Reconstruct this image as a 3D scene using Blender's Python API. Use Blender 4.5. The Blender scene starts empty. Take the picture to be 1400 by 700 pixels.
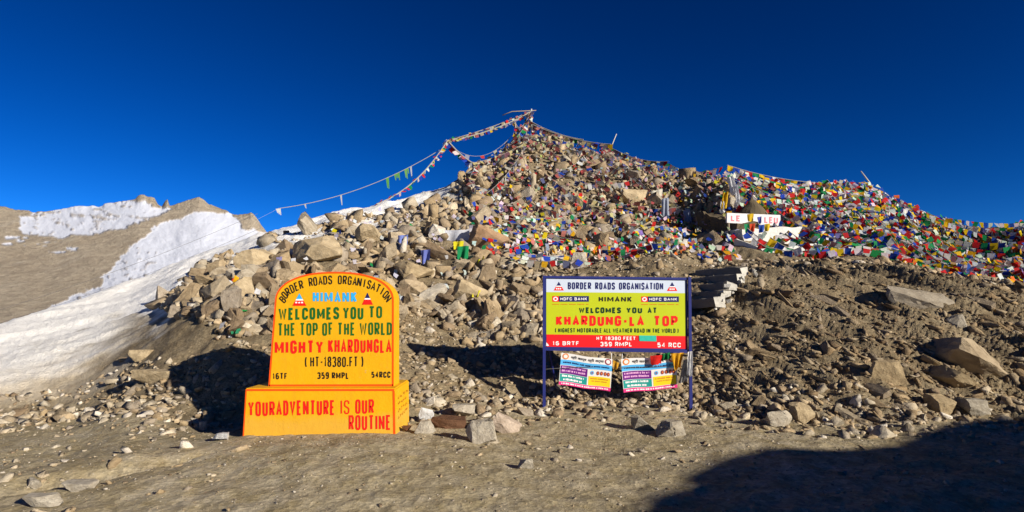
import bpy, bmesh, math, random
import numpy as np
from mathutils import Vector, Matrix, Euler, noise as mnoise

random.seed(7)
RS = np.random.RandomState(11)
scn = bpy.context.scene
COL = scn.collection
R = math.radians

# ------------------------------------------------------------------ camera
EYE = 1.5
FPX = 800.0                       # focal length in pixels of the 1400 px wide photograph
PITCH = math.atan(75.0 / FPX)
CP, SP = math.cos(PITCH), math.sin(PITCH)
cam_d = bpy.data.cameras.new('camera')
cam = bpy.data.objects.new('camera', cam_d)
COL.objects.link(cam)
cam.location = (0, 0, EYE)
cam.rotation_euler = (R(90) + PITCH, 0, 0)
cam_d.sensor_width = 36.0
cam_d.lens = 36.0 * FPX / 1400.0
cam_d.clip_start = 0.1
cam_d.clip_end = 9000
scn.camera = cam

# ------------------------------------------------------------------ sky, sun, exposure
SUN = Vector((2.43, -2.0, 1.14)).normalized()
SUN_EL = math.asin(SUN.z)
SUN_ROT = math.atan2(SUN.x, SUN.y)
world = bpy.data.worlds.new('World')
scn.world = world
world.use_nodes = True
wn = world.node_tree
wn.nodes.clear()
sky = wn.nodes.new('ShaderNodeTexSky')
sky.sky_type = 'NISHITA'
sky.sun_disc = False
sky.sun_elevation = SUN_EL
sky.sun_rotation = SUN_ROT
sky.altitude = 5400
sky.air_density = 1.0
sky.dust_density = 0.0
sky.ozone_density = 3.0
hsv = wn.nodes.new('ShaderNodeHueSaturation')
hsv.inputs['Saturation'].default_value = 1.30
hsv.inputs['Hue'].default_value = 0.498
bg = wn.nodes.new('ShaderNodeBackground')
bg.inputs['Strength'].default_value = 0.05
wo = wn.nodes.new('ShaderNodeOutputWorld')
wn.links.new(sky.outputs[0], hsv.inputs['Color'])
gam = wn.nodes.new('ShaderNodeGamma')            # thin clear air above 5000 m: a steep fall from bright horizon to dark zenith
gam.inputs['Gamma'].default_value = 1.5
dim = wn.nodes.new('ShaderNodeMix')
dim.data_type = 'RGBA'
dim.blend_type = 'MULTIPLY'
dim.inputs[0].default_value = 1.0
dim.inputs[7].default_value = (0.60, 0.60, 0.60, 1)
wn.links.new(hsv.outputs[0], gam.inputs['Color'])
wn.links.new(gam.outputs[0], dim.inputs[6])
wn.links.new(dim.outputs[2], bg.inputs['Color'])
wn.links.new(bg.outputs[0], wo.inputs['Surface'])

sun_d = bpy.data.lights.new('sun', 'SUN')
sun_d.energy = 5.0
sun_d.angle = R(0.6)
sun_d.color = (1.0, 0.92, 0.79)
sun = bpy.data.objects.new('sun', sun_d)
COL.objects.link(sun)
sun.rotation_euler = SUN.to_track_quat('Z', 'Y').to_euler()
sun.location = (20, -16, 30)

scn.view_settings.view_transform = 'Standard'
scn.view_settings.look = 'None'
scn.view_settings.gamma = 1.0
scn.view_settings.exposure = 0.6
scn.view_settings.use_curve_mapping = False
scn.render.engine = 'CYCLES'
scn.cycles.max_bounces = 5
scn.cycles.diffuse_bounces = 2
scn.cycles.transparent_max_bounces = 4

# ------------------------------------------------------------------ geometry of the view
def ae(px, py):
    cx, cy = (px - 700.0) / FPX, (350.0 - py) / FPX
    Y = CP - cy * SP
    return cx / Y, (SP + cy * CP) / Y

def unp(px, py, Y):
    a, e = ae(px, py)
    return Vector((a * Y, Y, EYE + e * Y))

# ------------------------------------------------------------------ noise (numpy)
def vnoise(x, y, seed=0):
    xi, yi = np.floor(x).astype(np.int64), np.floor(y).astype(np.int64)
    fx, fy = x - xi, y - yi
    fx, fy = fx * fx * fx * (fx * (fx * 6 - 15) + 10), fy * fy * fy * (fy * (fy * 6 - 15) + 10)
    def h(i, j):
        n = (i * 374761393 + j * 668265263 + seed * 1442695041) & 0xffffffff
        n = ((n ^ (n >> 13)) * 1274126177) & 0xffffffff
        n = ((n ^ (n >> 16)) * 2246822519) & 0xffffffff
        return ((n ^ (n >> 15)) & 0xffffff) / float(0xffffff) * 2 - 1
    a, b, c, d = h(xi, yi), h(xi + 1, yi), h(xi, yi + 1), h(xi + 1, yi + 1)
    return (a * (1 - fx) + b * fx) * (1 - fy) + (c * (1 - fx) + d * fx) * fy

def fbm(x, y, oct=4, seed=0, gain=0.5, ridged=False):
    s, amp, tot = 0, 1.0, 0
    for o in range(oct):
        n = vnoise(x * 2 ** o + 17.3 * o, y * 2 ** o - 9.1 * o, seed + o)
        if ridged:
            n = 1 - 2 * np.abs(n)
        s = s + amp * n
        tot += amp
        amp *= gain
    return s / tot

def smooth(t, a, b):
    t = np.clip((t - a) / (b - a), 0, 1)
    return t * t * (3 - 2 * t)

# ------------------------------------------------------------------ materials
def new_mat(name):
    m = bpy.data.materials.new(name)
    m.use_nodes = True
    nt = m.node_tree
    b = nt.nodes['Principled BSDF']
    b.inputs['Specular IOR Level'].default_value = 0.2
    return m, nt, b

def N(nt, kind, **kw):
    n = nt.nodes.new(kind)
    for k, v in kw.items():
        if hasattr(n, k):
            setattr(n, k, v)
        else:
            n.inputs[k].default_value = v
    return n

def mixc(nt, fac, a, b, mode='MIX'):
    m = nt.nodes.new('ShaderNodeMix')
    m.data_type = 'RGBA'
    m.blend_type = mode
    m.clamp_factor = True
    for i, v in ((0, fac), (6, a), (7, b)):
        if isinstance(v, bpy.types.NodeSocket):
            nt.links.new(v, m.inputs[i])
        elif i == 0:
            m.inputs[0].default_value = v
        else:
            m.inputs[i].default_value = (*v, 1)
    return m.outputs[2]

def ramp(nt, src, p0, p1, c0=(0, 0, 0), c1=(1, 1, 1)):
    r = nt.nodes.new('ShaderNodeValToRGB')
    r.color_ramp.elements[0].position = p0
    r.color_ramp.elements[1].position = p1
    r.color_ramp.elements[0].color = (*c0, 1)
    r.color_ramp.elements[1].color = (*c1, 1)
    nt.links.new(src, r.inputs[0])
    return r.outputs[0]

def coord_noise(nt, scale, detail=4, rough=0.6, stretch=None, rotz=0):
    tc = nt.nodes.new('ShaderNodeTexCoord')
    src = tc.outputs['Object']
    if stretch:
        mp = nt.nodes.new('ShaderNodeMapping')
        mp.inputs['Scale'].default_value = stretch
        mp.inputs['Rotation'].default_value = (0, 0, rotz)
        nt.links.new(src, mp.inputs[0])
        src = mp.outputs[0]
    n = N(nt, 'ShaderNodeTexNoise', Scale=scale, Detail=detail, Roughness=rough)
    nt.links.new(src, n.inputs['Vector'])
    return n.outputs['Fac']

def bump(nt, b, h, strength, dist):
    bp = nt.nodes.new('ShaderNodeBump')
    bp.inputs['Strength'].default_value = strength
    bp.inputs['Distance'].default_value = dist
    nt.links.new(h, bp.inputs['Height'])
    prev = b.inputs['Normal'].links
    if prev:
        nt.links.new(prev[0].from_socket, bp.inputs['Normal'])
    nt.links.new(bp.outputs[0], b.inputs['Normal'])

def plain(name, col, rough=0.7, var=0.12, scale=12, bmp=0.0, spec=0.2, metal=0.0):
    m, nt, b = new_mat(name)
    n = coord_noise(nt, scale, 5, 0.65)
    c = mixc(nt, n, tuple(x * (1 - var) for x in col), tuple(min(1, x * (1 + var)) for x in col))
    nt.links.new(c, b.inputs['Base Color'])
    b.inputs['Roughness'].default_value = rough
    b.inputs['Specular IOR Level'].default_value = spec
    b.inputs['Metallic'].default_value = metal
    if bmp:
        bump(nt, b, coord_noise(nt, scale * 2, 6, 0.7), bmp, 0.02)
    return m

def attr(nt, name):
    a = nt.nodes.new('ShaderNodeAttribute')
    a.attribute_name = name
    return a

def make_terrain_mat():
    m, nt, b = new_mat('earth_and_snow')
    big = coord_noise(nt, 0.55, 5, 0.6)
    med = coord_noise(nt, 4.0, 6, 0.7)
    fine = coord_noise(nt, 45.0, 5, 0.75)
    g1 = mixc(nt, ramp(nt, big, 0.38, 0.62), (0.51, 0.435, 0.29), (0.61, 0.535, 0.395))
    g2 = mixc(nt, ramp(nt, med, 0.40, 0.66), g1, (0.41, 0.335, 0.19))
    s1 = mixc(nt, ramp(nt, big, 0.4, 0.62), (0.31, 0.25, 0.16), (0.385, 0.315, 0.205))
    s2 = mixc(nt, ramp(nt, med, 0.42, 0.62), s1, (0.24, 0.185, 0.115))
    tone = attr(nt, 'tone').outputs['Fac']
    base = mixc(nt, tone, g2, s2)
    vor = N(nt, 'ShaderNodeTexVoronoi', Scale=22.0)
    tc = nt.nodes.new('ShaderNodeTexCoord')
    nt.links.new(tc.outputs['Object'], vor.inputs['Vector'])
    sp = ramp(nt, vor.outputs['Color'], 0.15, 0.9)
    base = mixc(nt, 0.45, base, mixc(nt, 1.0, base, mixc(nt, sp, (0.55, 0.55, 0.56), (1.5, 1.47, 1.40)), 'MULTIPLY'))
    base = mixc(nt, ramp(nt, fine, 0.35, 0.7), mixc(nt, 1.0, base, (0.78, 0.77, 0.75), 'MULTIPLY'), base)
    stk = coord_noise(nt, 2.0, 7, 0.75, (1.0, 0.14, 1.0), R(-28))
    base = mixc(nt, ramp(nt, stk, 0.40, 0.64), mixc(nt, 1.0, base, (0.80, 0.78, 0.75), 'MULTIPLY'), base)
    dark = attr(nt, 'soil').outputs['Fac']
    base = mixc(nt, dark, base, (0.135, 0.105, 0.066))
    snow = attr(nt, 'snow').outputs['Fac']
    dirty = attr(nt, 'dirty').outputs['Fac']
    sn = mixc(nt, dirty, (0.90, 0.885, 0.85), (0.66, 0.57, 0.44))
    base = mixc(nt, snow, base, sn)
    nt.links.new(base, b.inputs['Base Color'])
    b.inputs['Roughness'].default_value = 0.95
    b.inputs['Specular IOR Level'].default_value = 0.1
    bump(nt, b, fine, 0.5, 0.03)
    bump(nt, b, coord_noise(nt, 14.0, 9, 0.78), 0.7, 0.05)
    bump(nt, b, vor.outputs['Distance'], 0.35, 0.03)
    return m

def make_rock_mat(name, src):
    m, nt, b = new_mat(name)
    if src == 'object':
        oi = nt.nodes.new('ShaderNodeObjectInfo')
        col = oi.outputs['Color']
    else:
        col = attr(nt, 'col').outputs['Color']
    n1 = coord_noise(nt, 2.2 if src == 'object' else 5.0, 6, 0.7)
    n2 = coord_noise(nt, 22.0, 6, 0.75)
    c = mixc(nt, ramp(nt, n1, 0.36, 0.66), mixc(nt, 1.0, col, (0.66, 0.63, 0.60), 'MULTIPLY'), col)
    c = mixc(nt, ramp(nt, n2, 0.40, 0.72), c, mixc(nt, 1.0, c, (1.22, 1.18, 1.12), 'MULTIPLY'))
    nt.links.new(c, b.inputs['Base Color'])
    b.inputs['Roughness'].default_value = 0.9
    b.inputs['Specular IOR Level'].default_value = 0.15
    bump(nt, b, n2, 0.55, 0.03)
    bump(nt, b, n1, 0.6, 0.08)
    return m

def make_mountain_mat():
    m, nt, b = new_mat('mountain_scree')
    n1 = coord_noise(nt, 0.02, 8, 0.7)
    n2 = coord_noise(nt, 0.12, 8, 0.75)
    n3 = coord_noise(nt, 0.05, 6, 0.7, (1.0, 0.35, 0.35), R(35))
    c = mixc(nt, ramp(nt, n1, 0.35, 0.65), (0.47, 0.39, 0.285), (0.56, 0.475, 0.355))
    c = mixc(nt, ramp(nt, n2, 0.38, 0.7), mixc(nt, 1.0, c, (0.66, 0.65, 0.66), 'MULTIPLY'), c)
    c = mixc(nt, ramp(nt, n3, 0.55, 0.8), c, (0.46, 0.41, 0.335))
    snow = attr(nt, 'snow').outputs['Fac']
    c = mixc(nt, snow, c, (0.56, 0.585, 0.66))
    nt.links.new(c, b.inputs['Base Color'])
    b.inputs['Roughness'].default_value = 0.95
    b.inputs['Specular IOR Level'].default_value = 0.05
    inv = nt.nodes.new('ShaderNodeMath')
    inv.operation = 'MULTIPLY_ADD'
    nt.links.new(snow, inv.inputs[0])
    inv.inputs[1].default_value = -0.8
    inv.inputs[2].default_value = 1.0
    mul = nt.nodes.new('ShaderNodeMath')
    mul.operation = 'MULTIPLY'
    nt.links.new(n2, mul.inputs[0])
    nt.links.new(inv.outputs[0], mul.inputs[1])
    bump(nt, b, mul.outputs[0], 1.0, 5.0)
    return m

def make_cloth_mat(name='flag_cloth'):
    m, nt, b = new_mat(name)
    col = attr(nt, 'col').outputs['Color']
    n = coord_noise(nt, 30.0, 3, 0.6)
    c = mixc(nt, ramp(nt, n, 0.42, 0.62), mixc(nt, 1.0, col, (0.78, 0.78, 0.78), 'MULTIPLY'), col)
    nt.links.new(c, b.inputs['Base Color'])
    b.inputs['Roughness'].default_value = 0.85
    tr = nt.nodes.new('ShaderNodeBsdfTranslucent')
    nt.links.new(c, tr.inputs['Color'])
    mx = nt.nodes.new('ShaderNodeMixShader')
    mx.inputs[0].default_value = 0.30
    out = nt.nodes['Material Output']
    nt.links.new(b.outputs[0], mx.inputs[1])
    nt.links.new(tr.outputs[0], mx.inputs[2])
    nt.links.new(mx.outputs[0], out.inputs['Surface'])
    return m

M = {}
M['terrain'] = make_terrain_mat()
M['rock'] = make_rock_mat('granite', 'object')
M['rubble'] = make_rock_mat('granite_rubble', 'attr')
M['mountain'] = make_mountain_mat()
M['cloth'] = make_cloth_mat()
M['yellow'] = plain('marker_yellow_paint', (0.66, 0.325, 0.004), 0.55, 0.07, 5, 0.12)
def worn_paint(name, col):
    """old enamel on masonry: uneven coats, run marks, chips and road dust near the ground"""
    m, nt, b = new_mat(name)
    coat = coord_noise(nt, 2.4, 6, 0.7)
    runs = coord_noise(nt, 3.0, 5, 0.7, (3.0, 3.0, 0.35))
    chip = coord_noise(nt, 16.0, 6, 0.75)
    c = mixc(nt, ramp(nt, coat, 0.32, 0.68), tuple(k * f for k, f in zip(col, (0.94, 0.90, 1.0))), col)
    c = mixc(nt, ramp(nt, runs, 0.52, 0.80), c, tuple(k * f for k, f in zip(col, (0.90, 0.84, 2.0))))
    c = mixc(nt, ramp(nt, chip, 0.665, 0.69), c, (0.40, 0.30, 0.14))
    tc = nt.nodes.new('ShaderNodeTexCoord')
    sep = nt.nodes.new('ShaderNodeSeparateXYZ')
    nt.links.new(tc.outputs['Object'], sep.inputs[0])
    ad = nt.nodes.new('ShaderNodeMath'); ad.operation = 'MULTIPLY_ADD'
    nt.links.new(coat, ad.inputs[0]); ad.inputs[1].default_value = -0.34
    nt.links.new(sep.outputs['Z'], ad.inputs[2])
    dust = ramp(nt, ad.outputs[0], 0.0, 0.10, (1, 1, 1), (0, 0, 0))
    fade = mixc(nt, 0.16, (0, 0, 0), dust)
    c = mixc(nt, fade, c, (0.45, 0.33, 0.17))
    nt.links.new(c, b.inputs['Base Color'])
    nt.links.new(ramp(nt, chip, 0.3, 0.8, (0.42,) * 3, (0.75,) * 3), b.inputs['Roughness'])
    bump(nt, b, coord_noise(nt, 7.0, 7, 0.7), 0.35, 0.02)
    bump(nt, b, chip, 0.15, 0.01)
    return m
M['yellow'] = worn_paint('marker_yellow_paint', (0.68, 0.362, 0.004))
M['orange_edge'] = plain('marker_red_orange_paint', (0.80, 0.075, 0.004), 0.55, 0.15, 9)
M['ink_black'] = plain('black_sign_paint', (0.012, 0.010, 0.008), 0.6, 0.1)
M['ink_green'] = plain('green_sign_paint', (0.010, 0.105, 0.016), 0.6, 0.15)
M['ink_red'] = plain('red_sign_paint', (0.74, 0.012, 0.008), 0.55, 0.1)
M['ink_blue'] = plain('light_blue_sign_paint', (0.03, 0.36, 0.72), 0.55, 0.1)
M['ink_navy'] = plain('navy_sign_paint', (0.010, 0.012, 0.10), 0.55, 0.1)
M['ink_white'] = plain('white_sign_paint', (0.80, 0.80, 0.80), 0.5, 0.04)
M['ink_dark'] = plain('dark_green_sign_paint', (0.004, 0.035, 0.012), 0.6, 0.1)
M['scrawl'] = plain('brown_scrawl_paint', (0.42, 0.14, 0.004), 0.6, 0.2)
M['lime'] = plain('lime_sign_vinyl', (0.43, 0.49, 0.004), 0.45, 0.09, 3, 0, 0.35)
M['pale'] = plain('pale_blue_sign_vinyl', (0.52, 0.58, 0.68), 0.45, 0.08, 3, 0, 0.35)
M['red'] = plain('red_sign_vinyl', (0.68, 0.006, 0.010), 0.45, 0.10, 3, 0, 0.35)
M['frame_blue'] = plain('blue_enamel', (0.016, 0.022, 0.145), 0.4, 0.25, 8, 0, 0.4)
M['teal'] = plain('teal_sticker', (0.03, 0.42, 0.33), 0.5, 0.25, 30)
M['rope'] = plain('rope_fibre', (0.55, 0.50, 0.40), 0.9, 0.3, 40)
M['wire'] = plain('dark_wire', (0.12, 0.115, 0.11), 0.6, 0.1)
M['metal_pole'] = plain('galvanised_pole', (0.42, 0.44, 0.42), 0.5, 0.2, 20, 0, 0.4)
M['wood'] = plain('weathered_wood', (0.30, 0.235, 0.16), 0.85, 0.3, 20, 0.3)
M['whitewash'] = plain('whitewashed_stone', (0.56, 0.54, 0.50), 0.9, 0.30, 7, 0.8)
M['step_stone'] = plain('grey_step_stone', (0.17, 0.15, 0.125), 0.9, 0.3, 6, 0.6)
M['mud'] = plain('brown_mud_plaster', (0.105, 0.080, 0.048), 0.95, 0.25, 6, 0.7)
M['ban_white'] = plain('banner_white', (0.76, 0.74, 0.72), 0.6, 0.03)
M['ban_blue'] = plain('banner_sky_blue', (0.09, 0.42, 0.78), 0.6, 0.05)
M['ban_purple'] = plain('banner_purple', (0.13, 0.012, 0.19), 0.6, 0.05)
M['ban_teal'] = plain('banner_teal', (0.012, 0.27, 0.24), 0.6, 0.05)
M['ban_yellow'] = plain('banner_yellow', (0.78, 0.60, 0.015), 0.6, 0.05)
M['ban_pink'] = plain('banner_pink', (0.72, 0.03, 0.20), 0.6, 0.05)
M['ban_lilac'] = plain('banner_lilac_ink', (0.70, 0.35, 0.62), 0.6, 0.05)
M['ban_orange'] = plain('banner_orange_ink', (0.70, 0.20, 0.03), 0.6, 0.05)
M['ban_maroon'] = plain('banner_maroon_ink', (0.30, 0.03, 0.06), 0.6, 0.05)

# ------------------------------------------------------------------ mesh helpers
def link(o, parent=None):
    COL.objects.link(o)
    if parent is not None:
        o.parent = parent
    return o

def tag(o, label=None, cat=None, group=None, kind=None):
    if label: o['label'] = label
    if cat: o['category'] = cat
    if group: o['group'] = group
    if kind: o['kind'] = kind
    return o

def empty(name, loc, label, cat, group=None, rot=(0, 0, 0)):
    o = bpy.data.objects.new(name, None)
    o.empty_display_size = 0.1
    link(o)
    o.location = loc
    o.rotation_euler = rot
    return tag(o, label, cat, group)

class MB:
    """collects polygons with a material slot each, builds ONE mesh object"""
    def __init__(self):
        self.v, self.f, self.m, self.c = [], [], [], []
    def add(self, vs, fs, mi=0, col=None):
        o = len(self.v)
        self.v += [tuple(p) for p in vs]
        for f in fs:
            self.f.append(tuple(i + o for i in f))
            self.m.append(mi)
        if col is not None:
            self.c += [col] * len(vs)
    def box(self, c, s, mi=0, mat=None):
        vs = []
        for dz in (-.5, .5):
            for dx, dy in ((-.5, -.5), (.5, -.5), (.5, .5), (-.5, .5)):
                p = Vector((dx * s[0], dy * s[1], dz * s[2]))
                if mat is not None: p = mat @ p
                vs.append(Vector(c) + p)
        self.add(vs, [(3, 2, 1, 0), (4, 5, 6, 7), (0, 1, 5, 4), (1, 2, 6, 5), (2, 3, 7, 6), (3, 0, 4, 7)], mi)
    def tube(self, pts, r, n=6, mi=0, col=None, cap=True):
        pts = [Vector(p) for p in pts]
        rs = r if isinstance(r, (list, tuple)) else [r] * len(pts)
        vs, fs = [], []
        for i, p in enumerate(pts):
            t = (pts[min(i + 1, len(pts) - 1)] - pts[max(i - 1, 0)]).normalized()
            u = t.cross(Vector((0, 0, 1)))
            if u.length < 1e-3: u = t.cross(Vector((1, 0, 0)))
            u.normalize()
            w = u.cross(t)
            for k in range(n):
                an = 2 * math.pi * k / n
                vs.append(p + (u * math.cos(an) + w * math.sin(an)) * rs[i])
        for i in range(len(pts) - 1):
            for k in range(n):
                a, b2 = i * n + k, i * n + (k + 1) % n
                fs.append((a, b2, b2 + n, a + n))
        if cap:
            fs.append(tuple(range(n - 1, -1, -1)))
            fs.append(tuple((len(pts) - 1) * n + k for k in range(n)))
        self.add(vs, fs, mi, col)
    def build(self, name, mats, parent=None, smooth_=False, loc=None):
        me = bpy.data.meshes.new(name)
        vs = self.v if loc is None else [(v[0] - loc[0], v[1] - loc[1], v[2] - loc[2]) for v in self.v]
        me.from_pydata(vs, [], self.f)
        for mm in (mats if isinstance(mats, (list, tuple)) else [mats]):
            me.materials.append(mm)
        me.polygons.foreach_set('material_index', self.m)
        if smooth_:
            me.polygons.foreach_set('use_smooth', [True] * len(self.f))
        if self.c:
            at = me.color_attributes.new('col', 'FLOAT_COLOR', 'POINT')
            at.data.foreach_set('color', np.array([(*c, 1.0) for c in self.c], dtype=np.float32).ravel())
        me.update()
        o = bpy.data.objects.new(name, me)
        if loc is not None: o.location = loc
        return link(o, parent)

def np_mesh(name, verts, faces, mat, cols=None, smooth_=False, attrs=None, parent=None):
    me = bpy.data.meshes.new(name)
    nf, k = faces.shape
    me.vertices.add(len(verts))
    me.vertices.foreach_set('co', np.ascontiguousarray(verts, dtype=np.float32).ravel())
    me.loops.add(nf * k)
    me.loops.foreach_set('vertex_index', np.ascontiguousarray(faces, dtype=np.int32).ravel())
    me.polygons.add(nf)
    me.polygons.foreach_set('loop_start', np.arange(0, nf * k, k, dtype=np.int32))
    if smooth_:
        me.polygons.foreach_set('use_smooth', np.ones(nf, dtype=bool))
    me.materials.append(mat)
    me.update(calc_edges=True)
    if cols is not None:
        at = me.color_attributes.new('col', 'FLOAT_COLOR', 'POINT')
        c4 = np.ones((len(verts), 4), dtype=np.float32)
        c4[:, :3] = cols
        at.data.foreach_set('color', c4.ravel())
    for an, av in (attrs or {}).items():
        at = me.attributes.new(an, 'FLOAT', 'POINT')
        at.data.foreach_set('value', np.ascontiguousarray(av, dtype=np.float32))
    me.validate()
    o = bpy.data.objects.new(name, me)
    return link(o, parent)

# ------------------------------------------------------------------ the terrain: rings of (px, py, depth)
def ring(pts):
    A, Yv, Z = [], [], []
    for px, py, Y in pts:
        a, e = ae(px, py)
        A.append(a); Yv.append(Y); Z.append(EYE + e * Y)
    return np.array(A), np.array(Yv), np.array(Z)

TOE = ring([(-600, 590, 7.5), (-300, 590, 8.0), (0, 575, 9.0), (100, 572, 9.0), (180, 556, 8.3), (240, 580, 7.7), (330, 580, 7.8),
            (560, 575, 7.9), (650, 572, 8.1), (740, 562, 8.7), (845, 562, 8.8), (940, 564, 8.7), (1000, 572, 8.3), (1100, 584, 7.8),
            (1250, 586, 7.7), (1400, 576, 8.1), (1700, 570, 8.0)])
M1 = ring([(-600, 530, 10.4), (-300, 522, 10.4), (0, 518, 10.4), (100, 500, 11), (165, 468, 11.6), (205, 498, 9.4), (290, 470, 9.2), (360, 462, 9.4),
           (455, 462, 9.7), (560, 462, 10.9), (630, 470, 10.7), (700, 500, 9.9), (760, 515, 9.7), (850, 510, 9.9), (950, 500, 9.9),
           (1050, 475, 10.1), (1200, 470, 9.9), (1400, 478, 9.7), (1700, 480, 9.5)])
M2 = ring([(-600, 485, 12), (-300, 482, 12), (0, 478, 12.2), (100, 446, 13.8), (190, 410, 16.5), (235, 412, 13), (300, 400, 12), (400, 390, 12.4), (500, 395, 12.4),
           (600, 400, 13.3), (700, 415, 12.6), (800, 400, 13), (900, 380, 13.3), (950, 380, 13), (1000, 383, 12.6), (1060, 372, 12.8), (1150, 362, 13.2),
           (1250, 372, 12.8), (1320, 386, 12.2), (1400, 402, 11.6), (1700, 430, 11)])
M3 = ring([(-600, 462, 13), (-300, 460, 13), (0, 458, 13.2), (100, 425, 15.8), (190, 393, 19.8), (250, 370, 19.5), (300, 356, 18), (380, 332, 18), (450, 314, 18),
           (520, 302, 19), (600, 282, 21), (650, 300, 19), (700, 315, 18.6), (750, 315, 19), (800, 322, 19), (850, 335, 18.5), (900, 325, 19.5), (940, 322, 20),
           (975, 335, 18.0), (1000, 342, 16.2), (1050, 352, 15.8), (1100, 358, 15.4), (1200, 351, 15.5), (1260, 362, 15), (1300, 376, 14.2), (1400, 398, 13), (1700, 430, 12)])
RIDGE = ring([(-600, 450, 14), (-300, 448, 14), (0, 445, 14.4), (105, 411, 17.6), (200, 378, 22), (300, 347, 26.5), (380, 321, 27.5), (450, 300, 26), (520, 281, 24),
              (600, 264, 27), (640, 246, 28), (670, 236, 29.5), (690, 221, 30.5), (705, 207, 31), (727, 199, 31), (760, 205, 30.3), (800, 215, 29.3), (835, 222, 28.5),
              (870, 234, 27.5), (920, 246, 26.5), (960, 252, 25), (990, 250, 22.8), (1050, 258, 23), (1100, 265, 23), (1150, 268, 23), (1185, 269, 23),
              (1230, 288, 22), (1280, 309, 21), (1335, 330, 20), (1360, 331, 19), (1385, 322, 18), (1420, 315, 17), (1700, 350, 17)])
NA, NY = 980, 600
A_MIN, A_MAX = -1.4, 1.4
A = np.linspace(A_MIN, A_MAX, NA)
Y_MIN, Y_MAX = 1.4, 100.0
YS = np.exp(np.linspace(math.log(Y_MIN), math.log(Y_MAX), NY))

def gsm(v, sig):
    n = int(sig * 3)
    k = np.exp(-0.5 * (np.arange(-n, n + 1) / sig) ** 2)
    k /= k.sum()
    return np.convolve(np.pad(v, n, mode='edge'), k, mode='valid')

def rv(rg, which, sig=5):
    return gsm(np.interp(A, rg[0], rg[which]), sig)

KY = [np.full(NA, Y_MIN), np.full(NA, 4.5)]
KZ = [np.zeros(NA), np.zeros(NA)]
for rg, sg in ((TOE, 7), (M1, 8), (M2, 8), (M3, 6), (RIDGE, 3)):
    KY.append(rv(rg, 1, sg)); KZ.append(rv(rg, 2, sg))
KY.append(KY[-1] + 3.5); KZ.append(KZ[-1] - 0.5)
KY.append(KY[-1] + 14); KZ.append(KZ[-1] - 6)
KY.append(np.full(NA, 110.0)); KZ.append(np.full(NA, -16.0))
KY, KZ = np.array(KY), np.array(KZ)

def pchip_eval(Xk, Zk, xq):
    """monotone cubic per column: Xk, Zk (K, n); xq (Q,) -> (Q, n), plus the knot parameter"""
    h = np.diff(Xk, axis=0)
    d = np.diff(Zk, axis=0) / h
    m = np.zeros_like(Zk)
    w1, w2 = 2 * h[1:] + h[:-1], h[1:] + 2 * h[:-1]
    same = d[:-1] * d[1:] > 0
    with np.errstate(all='ignore'):
        mm = (w1 + w2) / (w1 / d[:-1] + w2 / d[1:])
    m[1:-1] = np.where(same, mm, 0)
    m[0], m[-1] = d[0], d[-1]
    out = np.zeros((len(xq), Xk.shape[1]))
    par = np.zeros_like(out)
    for k in range(len(Xk) - 1):
        t = (xq[:, None] - Xk[k][None]) / h[k][None]
        ins = (t >= 0) & (t <= 1)
        t2, t3 = t * t, t * t * t
        z = (2 * t3 - 3 * t2 + 1) * Zk[k] + (t3 - 2 * t2 + t) * h[k] * m[k] + (-2 * t3 + 3 * t2) * Zk[k + 1] + (t3 - t2) * h[k] * m[k + 1]
        out = np.where(ins, z, out)
        par = np.where(ins, k + t, par)
    return out, par

ZG, SG = pchip_eval(KY, KZ, YS)                # heights and ring parameter (2 toe ... 6 ridge)
XG = A[None, :] * YS[:, None]
YG = np.repeat(YS[:, None], NA, 1)
PXG = 700 + 800 * A[None, :] + 0 * YG          # about the picture column, used only to say where on the hill a point lies

# local shapes: the soil mound the marker stands on, a low rise under the billboard
def blob(cx, cy, sx, sy, h):
    return h * np.exp(-((XG - cx) / sx) ** 2 - ((YG - cy) / sy) ** 2)
ZG = ZG + blob(-2.0, 6.0, 1.5, 1.3, 0.13) + blob(-0.6, 5.5, 1.6, 1.0, 0.06)
# a shallow rut left of the mound
rut = np.exp(-(((YG - 5.55) - 0.75 * (XG + 3.6)) / 0.22) ** 2) * smooth(XG, -5.5, -4.0) * (1 - smooth(XG, -3.2, -2.7))
ZG = ZG - 0.10 * rut

onslope = smooth(SG, 1.75, 2.5)
u_ = XG * 0.47 - YG * 0.88                      # gullies on the right slope run down and to the right
v_ = XG * 0.88 + YG * 0.47
right = smooth(PXG, 930, 1010) * onslope * (1 - smooth(SG, 3.9, 4.8))
gul = fbm(u_ * 0.26, v_ * 1.5, 4, 31, 0.55, True)
gul2 = fbm(u_ * 0.9 + 5, v_ * 4.2, 3, 35, 0.55)
left = (1 - smooth(PXG, 150, 270)) * onslope
ul, vl = XG * 0.6 + YG * 0.8, XG * 0.8 - YG * 0.6
streak = fbm(ul * 0.16, vl * 1.3, 4, 41, 0.55)
ZG = ZG + right * (0.20 * gul + 0.12 * gul2) + left * 0.10 * streak
mid = onslope * (1 - right) * (1 - left)
ZG = ZG + mid * (0.27 * fbm(XG * 0.55, YG * 0.55, 4, 51) + 0.08 * fbm(XG * 2.1, YG * 2.1, 4, 55))
ZG = ZG + (1 - onslope) * (0.050 * fbm(XG * 0.7, YG * 0.7, 4, 61) + 0.024 * fbm(XG * 3.1, YG * 4.3, 4, 65))
ZG = ZG + (0.012 + 0.022 * onslope) * fbm(XG * 7, YG * 7, 3, 71)

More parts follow.
